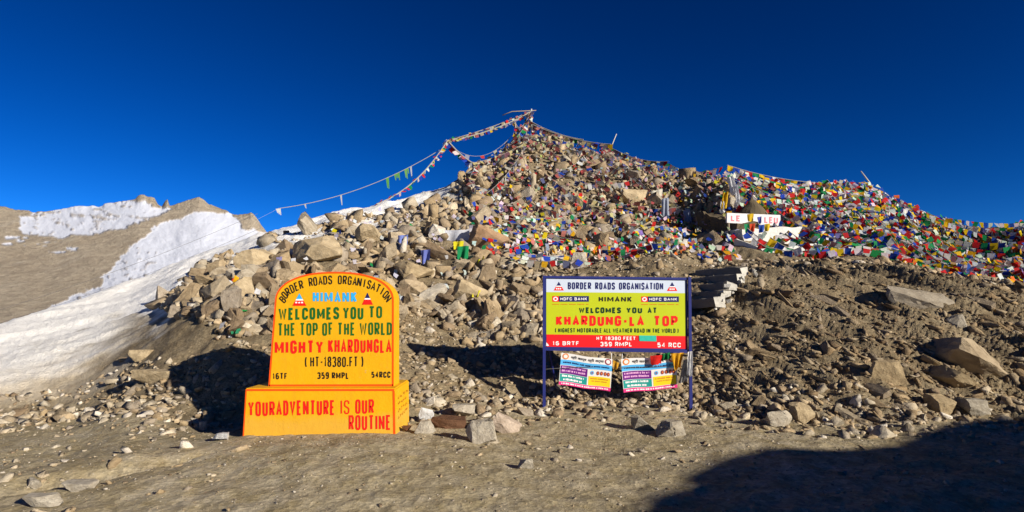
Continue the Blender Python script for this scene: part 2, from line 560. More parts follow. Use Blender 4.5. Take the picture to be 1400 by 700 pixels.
def ztop(x, y):
    a = min(max(x / y, A_MIN), A_MAX)
    fi = (math.log(min(max(y, Y_MIN), Y_MAX)) - math.log(Y_MIN)) / (math.log(Y_MAX) - math.log(Y_MIN)) * (NY - 1)
    fj = (a - A_MIN) / (A_MAX - A_MIN) * (NA - 1)
    i, j = min(int(fi), NY - 2), min(int(fj), NA - 2)
    fi, fj = fi - i, fj - j
    return float((ZG[i, j] * (1 - fj) + ZG[i, j + 1] * fj) * (1 - fi) + (ZG[i + 1, j] * (1 - fj) + ZG[i + 1, j + 1] * fj) * fi)

def on_hill(px, s, lift=0.0):
    """a point of the terrain: picture column px, ring parameter s (2 toe, 3, 4, 5, 6 ridge)"""
    a = (px - 700.0) / 800.0
    j = min(max((a - A_MIN) / (A_MAX - A_MIN) * (NA - 1), 0), NA - 1.001)
    j0 = int(j); f = j - j0
    k = min(int(s), len(KY) - 2); t = s - k
    Y = (KY[k][j0] * (1 - t) + KY[k + 1][j0] * t) * (1 - f) + (KY[k][j0 + 1] * (1 - t) + KY[k + 1][j0 + 1] * t) * f
    x = a * Y
    return Vector((x, Y, ztop(x, Y) + lift))

def hit(px, py, ymin=3.0, ymax=40.0):
    """where the line of sight of a picture point meets the terrain"""
    a, e = ae(px, py)
    y = ymin
    while y < ymax:
        if EYE + e * y <= ztop(a * y, y):
            break
        y += 0.02 + y * 0.002
    return Vector((a * y, y, ztop(a * y, y)))

# what the ground is made of
jn = fbm(XG * 0.8, YG * 0.8, 5, 81)
jf = fbm(XG * 3, YG * 3, 4, 85)
edge = 3.55 + 0.45 * jn + smooth(PXG, 215, 300) * 1.25 + 0.5 * smooth(PXG, 420, 640)      # lower limit of the snow, by ring
snow = smooth(SG + 0.18 * jf, edge - 0.22, edge + 0.22) * (1 - smooth(PXG + 30 * jn, 560, 650) * (1 - smooth(SG, 5.9, 6.2)))
snow = np.where((PXG > 640) & (SG < 6.4), 0, snow)
snow = np.where((PXG > 700), 0, snow)
low = left * smooth(SG, 2.2, 2.7) * smooth(streak + 0.25 * jf, -0.55, 0.15) * (1 - smooth(PXG, 130, 230))
snow = np.maximum(snow, 0.9 * low)
patch = mid * smooth(fbm(XG * 0.9, YG * 0.9, 4, 91) + 0.35 * jf, 0.36, 0.52) * smooth(PXG, 270, 330) * (1 - smooth(PXG, 640, 720)) * smooth(SG, 3.2, 3.8)
snow = np.maximum(snow, 0.9 * patch)
dirty = np.clip(1.15 - smooth(SG + 0.5 * streak + 0.3 * jf, 2.3, 3.6) * 1.1, 0, 1) * left + 0.04
dirty = np.clip(dirty, 0, 1)
tone = onslope
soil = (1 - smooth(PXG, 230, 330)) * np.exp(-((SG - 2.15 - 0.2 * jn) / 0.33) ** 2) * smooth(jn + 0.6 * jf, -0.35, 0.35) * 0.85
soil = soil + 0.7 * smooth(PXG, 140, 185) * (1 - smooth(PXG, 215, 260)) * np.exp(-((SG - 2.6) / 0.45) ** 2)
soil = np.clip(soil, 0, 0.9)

idx = np.arange(NY * NA).reshape(NY, NA)
quads = np.stack([idx[:-1, :-1], idx[:-1, 1:], idx[1:, 1:], idx[1:, :-1]], -1).reshape(-1, 4)
fs_ = SG[:-1, :-1].reshape(-1)
fsn = ((snow > 0.5) & (PXG < 690) & (SG > 3.3) & ((SG > 5) | (PXG < 330)))[:-1, :-1].reshape(-1)
V_ALL = np.stack([XG, YG, ZG], -1).reshape(-1, 3)
def sub_terrain(name, mask):
    f = quads[mask]
    used, inv = np.unique(f, return_inverse=True)
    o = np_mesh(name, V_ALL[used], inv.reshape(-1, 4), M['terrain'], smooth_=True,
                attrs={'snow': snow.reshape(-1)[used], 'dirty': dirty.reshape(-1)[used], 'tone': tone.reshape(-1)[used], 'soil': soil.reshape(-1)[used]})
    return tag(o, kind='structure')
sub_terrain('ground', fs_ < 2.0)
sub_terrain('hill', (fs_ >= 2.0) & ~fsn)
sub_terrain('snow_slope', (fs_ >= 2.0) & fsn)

def flat_attr(n): return {'snow': np.zeros(n), 'dirty': np.zeros(n), 'tone': np.zeros(n), 'soil': np.zeros(n)}
# the level ground behind and beside the camera, and the valley floor far below the pass
gx, gy = np.meshgrid(np.linspace(-70, 70, 141), np.linspace(-60, 9, 70))
gz = -0.16 + 0.04 * fbm(gx * 0.4, gy * 0.4, 3, 5)
gi = np.arange(gx.size).reshape(gx.shape)
gq = np.stack([gi[:-1, :-1], gi[:-1, 1:], gi[1:, 1:], gi[1:, :-1]], -1).reshape(-1, 4)
tag(np_mesh('ground_behind', np.stack([gx, gy, gz], -1).reshape(-1, 3), gq, M['terrain'], smooth_=True, attrs=flat_attr(gx.size)), kind='structure')
vm = np.array([(-5000, 9.0, -16.5), (5000, 9.0, -16.5), (5000, 6000, -16.5), (-5000, 6000, -16.5), (-5000, -5000, -2), (5000, -5000, -2), (5000, 9, -2.0), (-5000, 9, -2.0)])
tag(np_mesh('valley_floor', vm, np.array([[0, 1, 2, 3], [4, 5, 6, 7]]), M['terrain'], attrs=flat_attr(8)), kind='structure')

# unseen mound added behind the camera, crest shaped to cast the right foreground shadow
crest = [(5.9, -4.7, 3.0), (8.0, -1.6, 3.5), (9.35, -0.1, 3.5), (12.0, 0.75, 3.55), (14.5, 1.8, 3.65), (18.0, 3.0, 4.2), (24, 5, 5.0), (32, 7, 5.6)]
kx, ky = np.meshgrid(np.arange(3.0, 38, 0.16), np.arange(-10, 13, 0.16))
kz = np.full(kx.shape, -0.4)
for (x0, y0, h0), (x1, y1, h1) in zip(crest[:-1], crest[1:]):
    dx, dy = x1 - x0, y1 - y0
    t = np.clip(((kx - x0) * dx + (ky - y0) * dy) / (dx * dx + dy * dy), 0, 1)
    d = np.hypot(kx - x0 - t * dx, ky - y0 - t * dy)
    kz = np.maximum(kz, (h0 + t * (h1 - h0)) * (1 - smooth(d, 0.1, 2.6)) - 0.4 * smooth(d, 1.2, 2.6))
kz = kz - 0.08 + smooth(kz, -0.3, 0.6) * (0.15 * fbm(kx * 0.7, ky * 0.7, 3, 3) + 0.035 * fbm(kx * 2.6, ky * 2.6, 3, 6))
ki = np.arange(kx.size).reshape(kx.shape)
kq = np.stack([ki[:-1, :-1], ki[:-1, 1:], ki[1:, 1:], ki[1:, :-1]], -1).reshape(-1, 4)
kt = flat_attr(kx.size); kt['tone'] = np.ones(kx.size)
tag(np_mesh('shadow_caster', np.stack([kx, ky, kz], -1).reshape(-1, 3), kq, M['terrain'], smooth_=True, attrs=kt), kind='structure')

# ------------------------------------------------------------------ the far mountain
def in_poly(x, y, poly):
    ins = np.zeros(x.shape, dtype=bool)
    n = len(poly)
    for i in range(n):
        x0, y0 = poly[i]; x1, y1 = poly[(i + 1) % n]
        c = ((y0 > y) != (y1 > y)) & (x < (x1 - x0) * (y - y0) / (y1 - y0 + 1e-9) + x0)
        ins ^= c
    return ins
SKYL = np.array([(-600, 330), (-300, 262), (-150, 268), (-60, 276), (0, 281), (20, 287), (59, 290), (108, 281), (135, 282), (154, 276), (184, 272), (190, 268), (197, 265), (203, 268), (211, 271), (216, 279), (221, 282),
                 (226, 275), (229, 273), (232, 281), (250, 275), (262, 271), (272, 268), (280, 273), (286, 279), (299, 284), (312, 290), (325, 294), (334, 292), (343, 291), (351, 297), (366, 320),
                 (420, 345), (600, 380), (900, 410)], dtype=float)
mpx = np.concatenate([np.linspace(-600, -20, 130)[:-1], np.linspace(-20, 390, 620), np.linspace(390, 900, 90)[1:]])
NT = 300
tt = np.linspace(0, 1, NT)
sky_s = np.interp(mpx, SKYL[:, 0], SKYL[:, 1])
sky_s = np.array([np.average(sky_s, weights=np.exp(-((mpx - x) / 26.0) ** 2) * np.gradient(mpx)) for x in mpx])
skyy = np.interp(mpx, SKYL[:, 0], SKYL[:, 1]) + 1.2 * vnoise(mpx * 0.11, mpx * 0 + 3, 5) + 0.35 * vnoise(mpx * 0.35, mpx * 0 + 9, 6)
PX2, T2 = np.meshgrid(mpx, tt)
PY2 = 500 + (sky_s[None] - 500) * T2 + (skyy - sky_s)[None] * smooth(T2, 0.93, 1.0)
warp = 7 * fbm(PX2 * 0.02, PY2 * 0.02, 3, 13)
ridge_n = fbm((PX2 - PY2 * 0.6) * 0.03, (PX2 + PY2) * 0.012, 5, 15, 0.5, True)
Y2 = 230 + 330 * T2 ** 1.15 + 5 * fbm((PX2 + PY2) * 0.012, (PY2 - 0.5 * PX2) * 0.03, 5, 15) + 3 * fbm(PX2 * 0.05, PY2 * 0.06, 4, 19)
cx2, cy2 = (PX2 - 700) / FPX, (350 - PY2) / FPX
den = CP - cy2 * SP
XM, ZM = cx2 / den * Y2, EYE + (SP + cy2 * CP) / den * Y2
jx, jy = 9 * fbm(PX2 * 0.05, PY2 * 0.09, 5, 23, .65), 7 * fbm(PX2 * 0.06, PY2 * 0.11, 5, 27, .65)
QX, QY = PX2 + jx, PY2 + jy
s1 = in_poly(QX, QY, [(22, 297), (60, 289), (108, 278), (160, 275), (215, 284), (232, 288), (190, 305), (131, 321), (70, 326), (28, 318)])
s2 = in_poly(QX, QY, [(212, 311), (240, 300), (272, 288), (300, 292), (322, 296), (333, 312), (362, 322), (400, 330), (400, 480), (60, 480), (60, 425), (105, 404), (138, 390), (165, 350)])
s3 = in_poly(QX, QY, [(160, 277), (184, 273), (205, 279), (232, 288), (215, 294), (180, 292)])
s4 = (fbm(PX2 * 0.03, PY2 * 0.12, 4, 33) > 0.42) & (PX2 < 130) & (PY2 > 322) & (PY2 < 350)
msnow = (s1 | s2 | s3 | s4).astype(float)
msnow = np.clip(msnow - 0.75 * smooth(fbm(PX2 * 0.10, PY2 * 0.22, 4, 37, .6), 0.22, 0.55) * (PX2 < 215), 0, 1)
for _ in range(4):
    msnow[1:-1, 1:-1] = (msnow[1:-1, 1:-1] * 2 + msnow[:-2, 1:-1] + msnow[2:, 1:-1] + msnow[1:-1, :-2] + msnow[1:-1, 2:]) / 6
# the far side drops away behind the crest
XB, YB, ZB = XM[-1:] * 1.1, Y2[-1:] + 60, ZM[-1:] - 45
XM, YM, ZM = np.vstack([XM, XB]), np.vstack([Y2, YB]), np.vstack([ZM, ZB])
msnow = np.vstack([msnow, np.zeros_like(XB)])
mi_ = np.arange(XM.size).reshape(XM.shape)
mq = np.stack([mi_[:-1, :-1], mi_[:-1, 1:], mi_[1:, 1:], mi_[1:, :-1]], -1).reshape(-1, 4)
tag(np_mesh('mountain', np.stack([XM, YM, ZM], -1).reshape(-1, 3), mq, M['mountain'], smooth_=True, attrs={'snow': msnow.reshape(-1)}), kind='structure')

# ------------------------------------------------------------------ rocks
def rock_bm(seed, planes, block=(1.0, 0.85, 0.68), dmin=0.50, dmax=0.92):
    """a block of stone split along random planes"""
    rnd = random.Random(seed)
    bm = bmesh.new()
    bmesh.ops.create_cube(bm, size=2.0)
    sx, sy, sz = (k * rnd.uniform(0.85, 1.15) for k in block)
    for v in bm.verts:
        v.co = Vector((v.co.x * sx + rnd.uniform(-.18, .18), v.co.y * sy + rnd.uniform(-.18, .18), v.co.z * sz + rnd.uniform(-.15, .15)))
    bmesh.ops.convex_hull(bm, input=list(bm.verts))
    bmesh.ops.dissolve_limit(bm, angle_limit=R(4), verts=list(bm.verts), edges=list(bm.edges))
    for _ in range(planes):
        n = Vector((rnd.gauss(0, 1), rnd.gauss(0, 1), rnd.gauss(0, 0.9))).normalized()
        d = rnd.uniform(dmin, dmax) * (abs(n.x) * sx + abs(n.y) * sy + abs(n.z) * sz) * 0.82
        bmesh.ops.bisect_plane(bm, geom=list(bm.verts) + list(bm.edges) + list(bm.faces), plane_co=n * d, plane_no=n, clear_outer=True)
        be = [e for e in bm.edges if e.is_boundary]
        if be: bmesh.ops.holes_fill(bm, edges=be, sides=0)
    # a closed solid whatever the cuts left
    h = bmesh.ops.convex_hull(bm, input=list(bm.verts))
    dead = [g for g in h['geom_interior'] + h['geom_unused'] if isinstance(g, bmesh.types.BMVert)]
    if dead: bmesh.ops.delete(bm, geom=list(set(dead)), context='VERTS')
    bmesh.ops.dissolve_limit(bm, angle_limit=R(6), verts=list(bm.verts), edges=list(bm.edges))
    return bm

def fit_unit(bm):
    mxx = max(abs(v.co.x) for v in bm.verts)
    for v in bm.verts: v.co /= mxx
    return max(abs(v.co.z) for v in bm.verts)

BOULDER_MESH = []
for i in range(34):
    rnd = random.Random(900 + i)
    bm = rock_bm(100 + i, rnd.randint(8, 14))
    bmesh.ops.bevel(bm, geom=list(bm.edges), offset=0.020, segments=1, affect='EDGES')
    bmesh.ops.triangulate(bm, faces=list(bm.faces))
    for _ in range(3):
        lng = [e for e in bm.edges if e.calc_length() > 0.22]
        if not lng: break
        bmesh.ops.subdivide_edges(bm, edges=lng, cuts=1)
        bmesh.ops.triangulate(bm, faces=[f for f in bm.faces if len(f.verts) > 3])
    off = Vector((i * 7.3, i * 3.1, i))
    for v in bm.verts:
        nn = v.co.normalized()
        v.co += nn * (0.045 * mnoise.noise(v.co * 1.9 + off) + 0.042 * mnoise.noise(v.co * 5 + off) + 0.026 * mnoise.noise(v.co * 12 + off))
    hz = fit_unit(bm)
    me = bpy.data.meshes.new('rock')
    bm.to_mesh(me); bm.free()
    me['hz'] = hz
    me.polygons.foreach_set('use_smooth', [True] * len(me.polygons))
    me.set_sharp_from_angle(angle=R(20))
    me.materials.append(M['rock'])
    BOULDER_MESH.append(me)
def low(n, s0, planes):
    out = []
    for i in range(n):
        bm = rock_bm(s0 + i, planes)
        bmesh.ops.triangulate(bm, faces=list(bm.faces))
        fit_unit(bm)
        bm.verts.index_update()
        out.append((np.array([q.co[:] for q in bm.verts]), np.array([[w.index for w in q.verts] for q in bm.faces])))
        bm.free()
    return out
LOW1, LOW2 = low(16, 500, 2), low(30, 700, 6)

ROCK_COLS = [(0.40, 0.325, 0.22), (0.45, 0.37, 0.26), (0.36, 0.285, 0.185), (0.31, 0.25, 0.175), (0.40, 0.345, 0.26), (0.27, 0.21, 0.145), (0.42, 0.38, 0.31), (0.34, 0.30, 0.25)]
PALE = [(0.56, 0.52, 0.44), (0.60, 0.57, 0.52), (0.52, 0.46, 0.36)]
def rock_col(pale=0.05):
    c = random.choice(PALE) if random.random() < pale else random.choice(ROCK_COLS)
    k = random.uniform(0.85, 1.12)
    return (c[0] * k * 1.02, c[1] * k * 0.985, c[2] * k * 0.92)

rocks = []      # (pos, (sx,sy,sz), euler, colour, zone)
def add_rock(p, r, zone, sink=0.25, flat=None, col=None, rot=None):
    q = random.uniform(0.55, 1.0), random.uniform(0.55, 1.0)
    sc = (r, r * (0.65 + 0.4 * random.random()), r * (flat if flat else 0.30 + 0.48 * random.random()))
    rough = zone in ('field', 'summit')
    e = rot if rot else (random.gauss(0, 0.75 if rough else 0.45), random.gauss(0, 0.75 if rough else 0.45), random.uniform(0, 6.28))
    if rough: sink -= 0.22
    rocks.append((Vector((p.x, p.y, p.z + r * (0.35 - sink))), sc, e, col or rock_col(), zone))

def powr(a, b, k=2.6):
    """sizes between a and b, small ones common"""
    u = random.random()
    return (a ** -k + u * (b ** -k - a ** -k)) ** (-1 / k)

def scatter(n, pxr, sr, a, b, zone, pale=0.05, k=2.6, sink=0.25, keep=None):
    for _ in range(n):
        px, s = random.uniform(*pxr), random.uniform(*sr)
        if keep and not keep(px, s): continue
        r = powr(a, b, k)
        c = rock_col(pale)
        if zone == 'right_slope': c = tuple(u * v for u, v in zip(c, (0.74, 0.70, 0.66)))
        add_rock(on_hill(px, s), r, zone, sink, None, c)

def clear_marker(px, s): return not (325 < px < 568 and s < 2.35)
# the boulder field left of and above the marker
def field(px, s): return s > 3.1 + max(0, (300 - px) / 100) * 0.9 + 0.35 * max(0, min(1, (px - 520) / 40)) and not (px < 300 and s > 5.0 - (300 - px) / 90) and s < 5.2 + max(0, (px - 600) / 60)
scatter(700, (225, 700), (3.0, 5.75), 0.15, 0.44, 'field', 0.05, 1.7, 0.3, field)
scatter(3400, (215, 760), (2.85, 5.8), 0.07, 0.28, 'field', 0.08, 1.9, 0.3, field)
scatter(2600, (215, 800), (2.7, 5.85), 0.04, 0.15, 'field', 0.10, 2, 0.25, field)
# the summit heap
scatter(560, (640, 985), (4.6, 6.05), 0.15, 0.46, 'summit', 0.06, 1.8, 0.25)
scatter(3000, (630, 1000), (4.4, 6.08), 0.05, 0.19, 'summit', 0.08, 2.0, 0.25)
# broken ground in the middle
scatter(130, (600, 1000), (3.1, 4.6), 0.10, 0.26, 'middle', 0.05, 2.6, 0.4)
scatter(4200, (540, 1010), (2.2, 4.7), 0.025, 0.11, 'middle', 0.05, 2.4, 0.3)
# earth slope on the right
scatter(46, (960, 1480), (2.2, 4.3), 0.09, 0.24, 'right_slope', 0.0, 2.8, 0.45)
scatter(9000, (950, 1500), (2.05, 4.75), 0.012, 0.075, 'right_slope', 0.0, 2.0, 0.35)
for _ in range(900):      # slabs and clods lying down the fall line
    px_, s_ = random.uniform(955, 1480), random.uniform(2.1, 4.5)
    r_ = powr(.045, .20, 2.2)
    p_ = on_hill(px_, s_)
    c_ = tuple(u * v for u, v in zip(rock_col(0), (0.86, 0.83, 0.78)))
    rocks.append((Vector((p_.x, p_.y, p_.z + r_ * .02)), (r_ * random.uniform(1.1, 1.7), r_ * random.uniform(.5, .8), r_ * random.uniform(.35, .6)), (random.gauss(0, .35), random.gauss(.35, .3), -1.08 + random.gauss(0, .35)), c_, 'right_slope'))
scatter(200, (960, 1480), (3.9, 4.9), 0.06, 0.20, 'right_rim', 0.05, 2.4, 0.3)
# stones along the foot of the slope
scatter(80, (560, 1480), (1.9, 2.35), 0.07, 0.17, 'foot', 0.25, 2.0, 0.3)
scatter(900, (560, 1480), (1.8, 2.45), 0.03, 0.12, 'foot', 0.22, 2.2, 0.3)
# the hollow and the bank on the left
scatter(400, (170, 420), (2.0, 3.0), 0.03, 0.13, 'hollow', 0.08, 2.2, 0.3, clear_marker)
scatter(600, (-100, 250), (1.75, 2.6), 0.025, 0.13, 'left_foot', 0.3, 2.4, 0.3)
scatter(260, (-100, 230), (1.9, 2.2), 0.06, 0.16, 'left_foot', 0.35, 2.4, 0.35)
# loose stones on the level ground
def ground_scatter(n, xr, yr, a, b, zone, pale, k=2.6, sink=0.3):
    for _ in range(n):
        x, y = random.uniform(*xr), random.uniform(*yr)
        if -3.3 < x < -1.1 and 6.6 < y < 7.9: continue
        add_rock(Vector((x, y, ztop(x, y))), powr(a, b, k), zone, sink, None, rock_col(pale))
ground_scatter(7000, (-6.5, 6.5), (3.4, 8.4), 0.005, 0.026, 'ground', 0.25, 2.3)
ground_scatter(90, (-7, -2.6), (4.4, 8.0), 0.03, 0.10, 'ground_left', 0.4, 2.4, 0.35)
ground_scatter(50, (-1.0, 6.0), (5.4, 8.0), 0.03, 0.09, 'ground_mid', 0.3, 2.4, 0.35)

NAMED = []
def boulder(px, py, w, h, label, col, seed, tilt=0.0, yaw=0.0, depth_ratio=0.8, sink=0.12, Y=None, cat='boulder', name='boulder'):
    """a single boulder seen at picture point (px, py), w by h pixels large"""
    p = hit(px, py + h * 0.42) if Y is None else unp(px, py + h * 0.42, Y)
    rx = w / FPX * p.y * 0.5
    me = BOULDER_MESH[seed % len(BOULDER_MESH)]
    o = bpy.data.objects.new(name, me)
    rz = h / FPX * p.y * 0.5 / me['hz']
    o.scale = (rx, rx * depth_ratio, rz)
    o.rotation_euler = (0, tilt, yaw)
    o.location = (p.x, p.y + rx * depth_ratio * 0.5, p.z + h / FPX * p.y * 0.5 * (1 - 2 * sink))
    o.color = (*col, 1)
    link(o)
    tag(o, label, cat)
    NAMED.append((px, py, max(w, h)))
    return o
T1, T2_, T3, G1, G2 = (0.46, 0.37, 0.235), (0.42, 0.33, 0.20), (0.36, 0.265, 0.165), (0.38, 0.345, 0.28), (0.52, 0.475, 0.39)
boulder(204, 520, 60, 30, 'flat topped tan boulder at the left tip of the marker shadow', T1, 3)
boulder(190, 487, 30, 18, 'small tan block just above the flat topped boulder', T1, 9)
boulder(665, 324, 62, 38, 'rounded rusty brown boulder among flags below the summit', (0.36, 0.235, 0.14), 5)
boulder(1335, 494, 118, 46, 'long tan slab tilted downhill, largest boulder on the earth slope', (0.37, 0.30, 0.205), 7, R(28))
boulder(1306, 522, 62, 26, 'narrow tan slab just below the long tilted slab', T2_, 12, R(33))
boulder(1222, 512, 60, 40, 'rounded golden tan boulder halfway up the earth slope', T2_, 14)
boulder(1262, 402, 88, 40, 'smooth grey slab bedded at the top of the earth slope', (0.34, 0.30, 0.235), 17, R(12), sink=0.34)
boulder(1320, 440, 34, 20, 'grey tan stone between the grey slab and the long slab', G1, 18)
boulder(1290, 556, 44, 30, 'tan block at the foot of the earth slope below the long slab', T2_, 20)
boulder(1345, 560, 40, 24, 'grey block standing at the edge of the big foreground shadow', G1, 21)
boulder(655, 592, 44, 34, 'pale square block on the ground between marker and billboard', G2, 22, R(-6))
boulder(688, 582, 46, 26, 'pale pinkish slab leaning beside the pale square block', (0.52, 0.43, 0.35), 24, R(30))
boulder(632, 562, 34, 18, 'whitish stone behind the pale square block', G2, 26)
boulder(716, 634, 27, 17, 'lone pale stone lying on bare ground below the billboard', G2, 28, cat='stone', name='stone')
boulder(578, 562, 28, 34, 'bluish white stone standing right of the marker plinth', (0.62, 0.64, 0.66), 30)
boulder(578, 585, 30, 18, 'cream stone at the right foot of the marker plinth', G2, 31)
boulder(557, 588, 18, 9, 'small reddish brown stone touching the plinth corner', (0.22, 0.10, 0.05), 1, cat='stone', name='stone')
boulder(612, 580, 50, 15, 'dark rust coloured slab lying left of the pale square block', (0.16, 0.085, 0.05), 2, R(8))
boulder(45, 663, 26, 14, 'small cream stone on the ground at the far left', G2, 4, cat='stone', name='stone')
boulder(105, 665, 44, 15, 'flat cream stone on the ground near the left edge', G2, 6, cat='stone', name='stone')
boulder(265, 576, 16, 16, 'white wedge stone in the edge of the marker shadow', G2, 8, cat='stone', name='stone')
boulder(278, 583, 12, 14, 'narrow white stone between two others in the marker shadow', G2, 10, cat='stone', name='stone')
boulder(302, 598, 28, 12, 'flat white stone beside the left foot of the plinth', (0.64, 0.65, 0.66), 11, cat='stone', name='stone')
boulder(48, 690, 50, 16, 'flat pale stone at the bottom left corner', G2, 15)
boulder(880, 580, 40, 22, 'grey boulder at the foot of the slope under the billboard', G1, 16)
boulder(925, 588, 52, 22, 'flat grey slab in front of the right billboard post', G1, 19)
boulder(1065, 574, 44, 26, 'pale tan stone at the foot of the slope right of the billboard', G2, 23)
boulder(1100, 568, 34, 30, 'tan standing stone at the foot of the slope', T1, 25)
boulder(500, 318, 40, 36, 'tall upright tan boulder on the crest of the boulder field', T1, 27, R(10))
boulder(430, 340, 86, 46, 'broad tan slab leaning near the crest above the marker', T1, 29, R(-14))
boulder(345, 352, 66, 30, 'flat tan slab on the crest at the left end of the boulders', T1, 32, R(-10))
boulder(330, 395, 52, 36, 'tan block halfway up left of the arched marker top', T1, 33)
boulder(560, 372, 58, 32, 'tan slab tilted down to the right above the marker', T2_, 0, R(22))
boulder(600, 350, 56, 26, 'brown slab tilted steeply right above the marker', T3, 3, R(30))
boulder(640, 398, 54, 34, 'tan boulder midway between marker top and billboard', T1, 5)
boulder(590, 405, 48, 26, 'whitish slab leaning just right of the marker arch', G2, 7, R(-35))
boulder(870, 270, 42, 26, 'pale tan rock face on the skyline below the leaning stick', T1, 9)
boulder(795, 356, 30, 26, 'pale tan cone shaped stone above the billboard', G2, 14)
boulder(1000, 278, 20, 20, 'pale stone in the heap beside the white signboard', G2, 12)

# zones: how the unnamed rocks are told apart
ZONE_LABEL = {
    'summit': ('summit heap', 'rock in the flag strewn heap under the summit mast'),
    'middle': ('broken slope above the billboard', 'rock on the broken slope behind the billboard'),
    'right_slope': ('earth slope', 'rock bedded in the brown earth slope right of the billboard'),
    'right_rim': ('rim of the earth slope', 'rock on the rim between earth slope and prayer flags'),
    'foot': ('foot of the slope', 'stone in the line along the foot of the slope'),
    'hollow': ('shaded hollow', 'stone in the shaded hollow behind the marker plinth'),
    'left_foot': ('foot of the snow bank', 'stone at the foot of the snow bank on the left'),
    'ground': ('level ground', 'pebble on the level ground'),
    'ground_left': ('level ground left', 'stone on the level ground left of the marker'),
    'ground_mid': ('level ground middle', 'stone on the level ground below the billboard'),
}
def shade(c):
    if c[0] > 0.50: return 'pale'
    if c[0] - c[2] < 0.16 and c[0] > 0.38: return 'grey'
    return 'tan' if c[0] > 0.365 else 'brown'
def size_word(r):
    return 'large' if r > 0.42 else 'medium' if r > 0.25 else 'small'
def zone_key(rk):
    p, sc, e, c, z = rk
    px = 700 + 800 * p.x / p.y
    if z == 'field':
        h = 'on the crest' if p.z > 3.3 + 0.0045 * (px - 250) else 'in the middle' if p.z > 2.2 else 'at the lower edge'
        w = 'left of the marker arch' if px < 380 else 'directly above the marker' if px < 540 else 'between marker and billboard' if px < 640 else 'below the summit flags'
        return f'{size_word(sc[0])} {shade(c)} rock {h} of the boulder field {w}'
    return f'{size_word(sc[0])} {shade(c)} {ZONE_LABEL[z][1]}'

def app(rk): return rk[1][0] / rk[0].y * (1 if abs(rk[0].x / rk[0].y) < 0.86 else 0.02)
def near_named(rk):
    p = rk[0]
    cxx = p.x; fy = CP * p.y + SP * (p.z - EYE)
    px = 700 + 800 * cxx / fy
    py = 350 - 800 * (-SP * p.y + CP * (p.z - EYE)) / fy
    for bx, by, bw in NAMED:
        if abs(px - bx) < bw * 0.42 and abs(py - by) < bw * 0.30 and rk[1][0] > 0.07: return True
    return False
NAMED.append((968, 396, 105))       # the steps
rocks = [rk for rk in rocks if not near_named(rk)]
rocks.sort(key=app, reverse=True)
LIMIT = 300 - 42
for i, rk in enumerate(rocks[:LIMIT]):
    p, sc, e, c, z = rk
    nm = 'rock' if z in ('field', 'summit', 'middle', 'right_slope', 'right_rim') else 'stone'
    o = bpy.data.objects.new(nm, BOULDER_MESH[(i * 7 + 3) % len(BOULDER_MESH)])
    o.location, o.scale, o.rotation_euler = p, sc, e
    o.color = (*c, 1)
    link(o)
    k = zone_key(rk)
    tag(o, k, 'rock' if nm == 'rock' else 'stone', k.replace('rock', 'rocks').replace('stone ', 'stones ') )

def merge_rocks(name, rks, label):
    vs, fs, cs, off = [], [], [], 0
    for i, (p, sc, e, c, z) in enumerate(rks):
        lib = LOW2 if sc[0] / p.y * 800 > 5 else LOW1
        v, f = lib[i % len(lib)]
        m3 = np.array(Euler(e).to_matrix())
        w = (v * np.array(sc)) @ m3.T + np.array(p)
        vs.append(w); fs.append(f + off); off += len(v)
        cs.append(np.repeat(np.array(c)[None], len(v), 0))
    o = np_mesh(name, np.vstack(vs), np.vstack(fs), M['rubble'], np.vstack(cs))
    return tag(o, label, 'rubble', None, 'stuff')
rest = rocks[LIMIT:]
merge_rocks('rubble', [q for q in rest if not q[4].startswith('ground')], 'small broken stones littering the whole rocky hillside')
merge_rocks('gravel', [q for q in rest if q[4].startswith('ground')], 'loose pebbles strewn over the level ground')

# ------------------------------------------------------------------ lettering
def text_geo(s, bold=0.0, shear=0.0):
    cu = bpy.data.curves.new('txt', 'FONT')
    cu.body = s
    cu.size = 1.0
    cu.offset = bold
    cu.shear = shear
    cu.resolution_u = 3
    cu.fill_mode = 'BOTH' if hasattr(cu, 'fill_mode') and 'BOTH' in [e.identifier for e in cu.bl_rna.properties['fill_mode'].enum_items] else cu.fill_mode
    o = bpy.data.objects.new('txt', cu)
    COL.objects.link(o)
    dg = bpy.context.evaluated_depsgraph_get()
    me = bpy.data.meshes.new_from_object(o.evaluated_get(dg))
    v = np.array([q.co[:2] for q in me.vertices], dtype=float).reshape(-1, 2)
    f = [tuple(q.vertices) for q in me.polygons]
    bpy.data.objects.remove(o); bpy.data.curves.remove(cu); bpy.data.meshes.remove(me)
    if len(v):
        v[:, 0] = (v[:, 0] - v[:, 0].min()) / max(1e-6, np.ptp(v[:, 0]))
        v[:, 1] = (v[:, 1] - v[:, 1].min()) / max(1e-6, np.ptp(v[:, 1]))
    return v, f

def put_type(mb, s, box, fn, mi, bold=0.02):
    """script the stroke alphabet below lacks, set from the built-in typeface"""
    v, f = text_geo(s, bold)
    x0, y0, x1, y1 = box
    mb.add([fn(x0 + (x1 - x0) * a, y1 + (y0 - y1) * b) for a, b in v], f, mi)

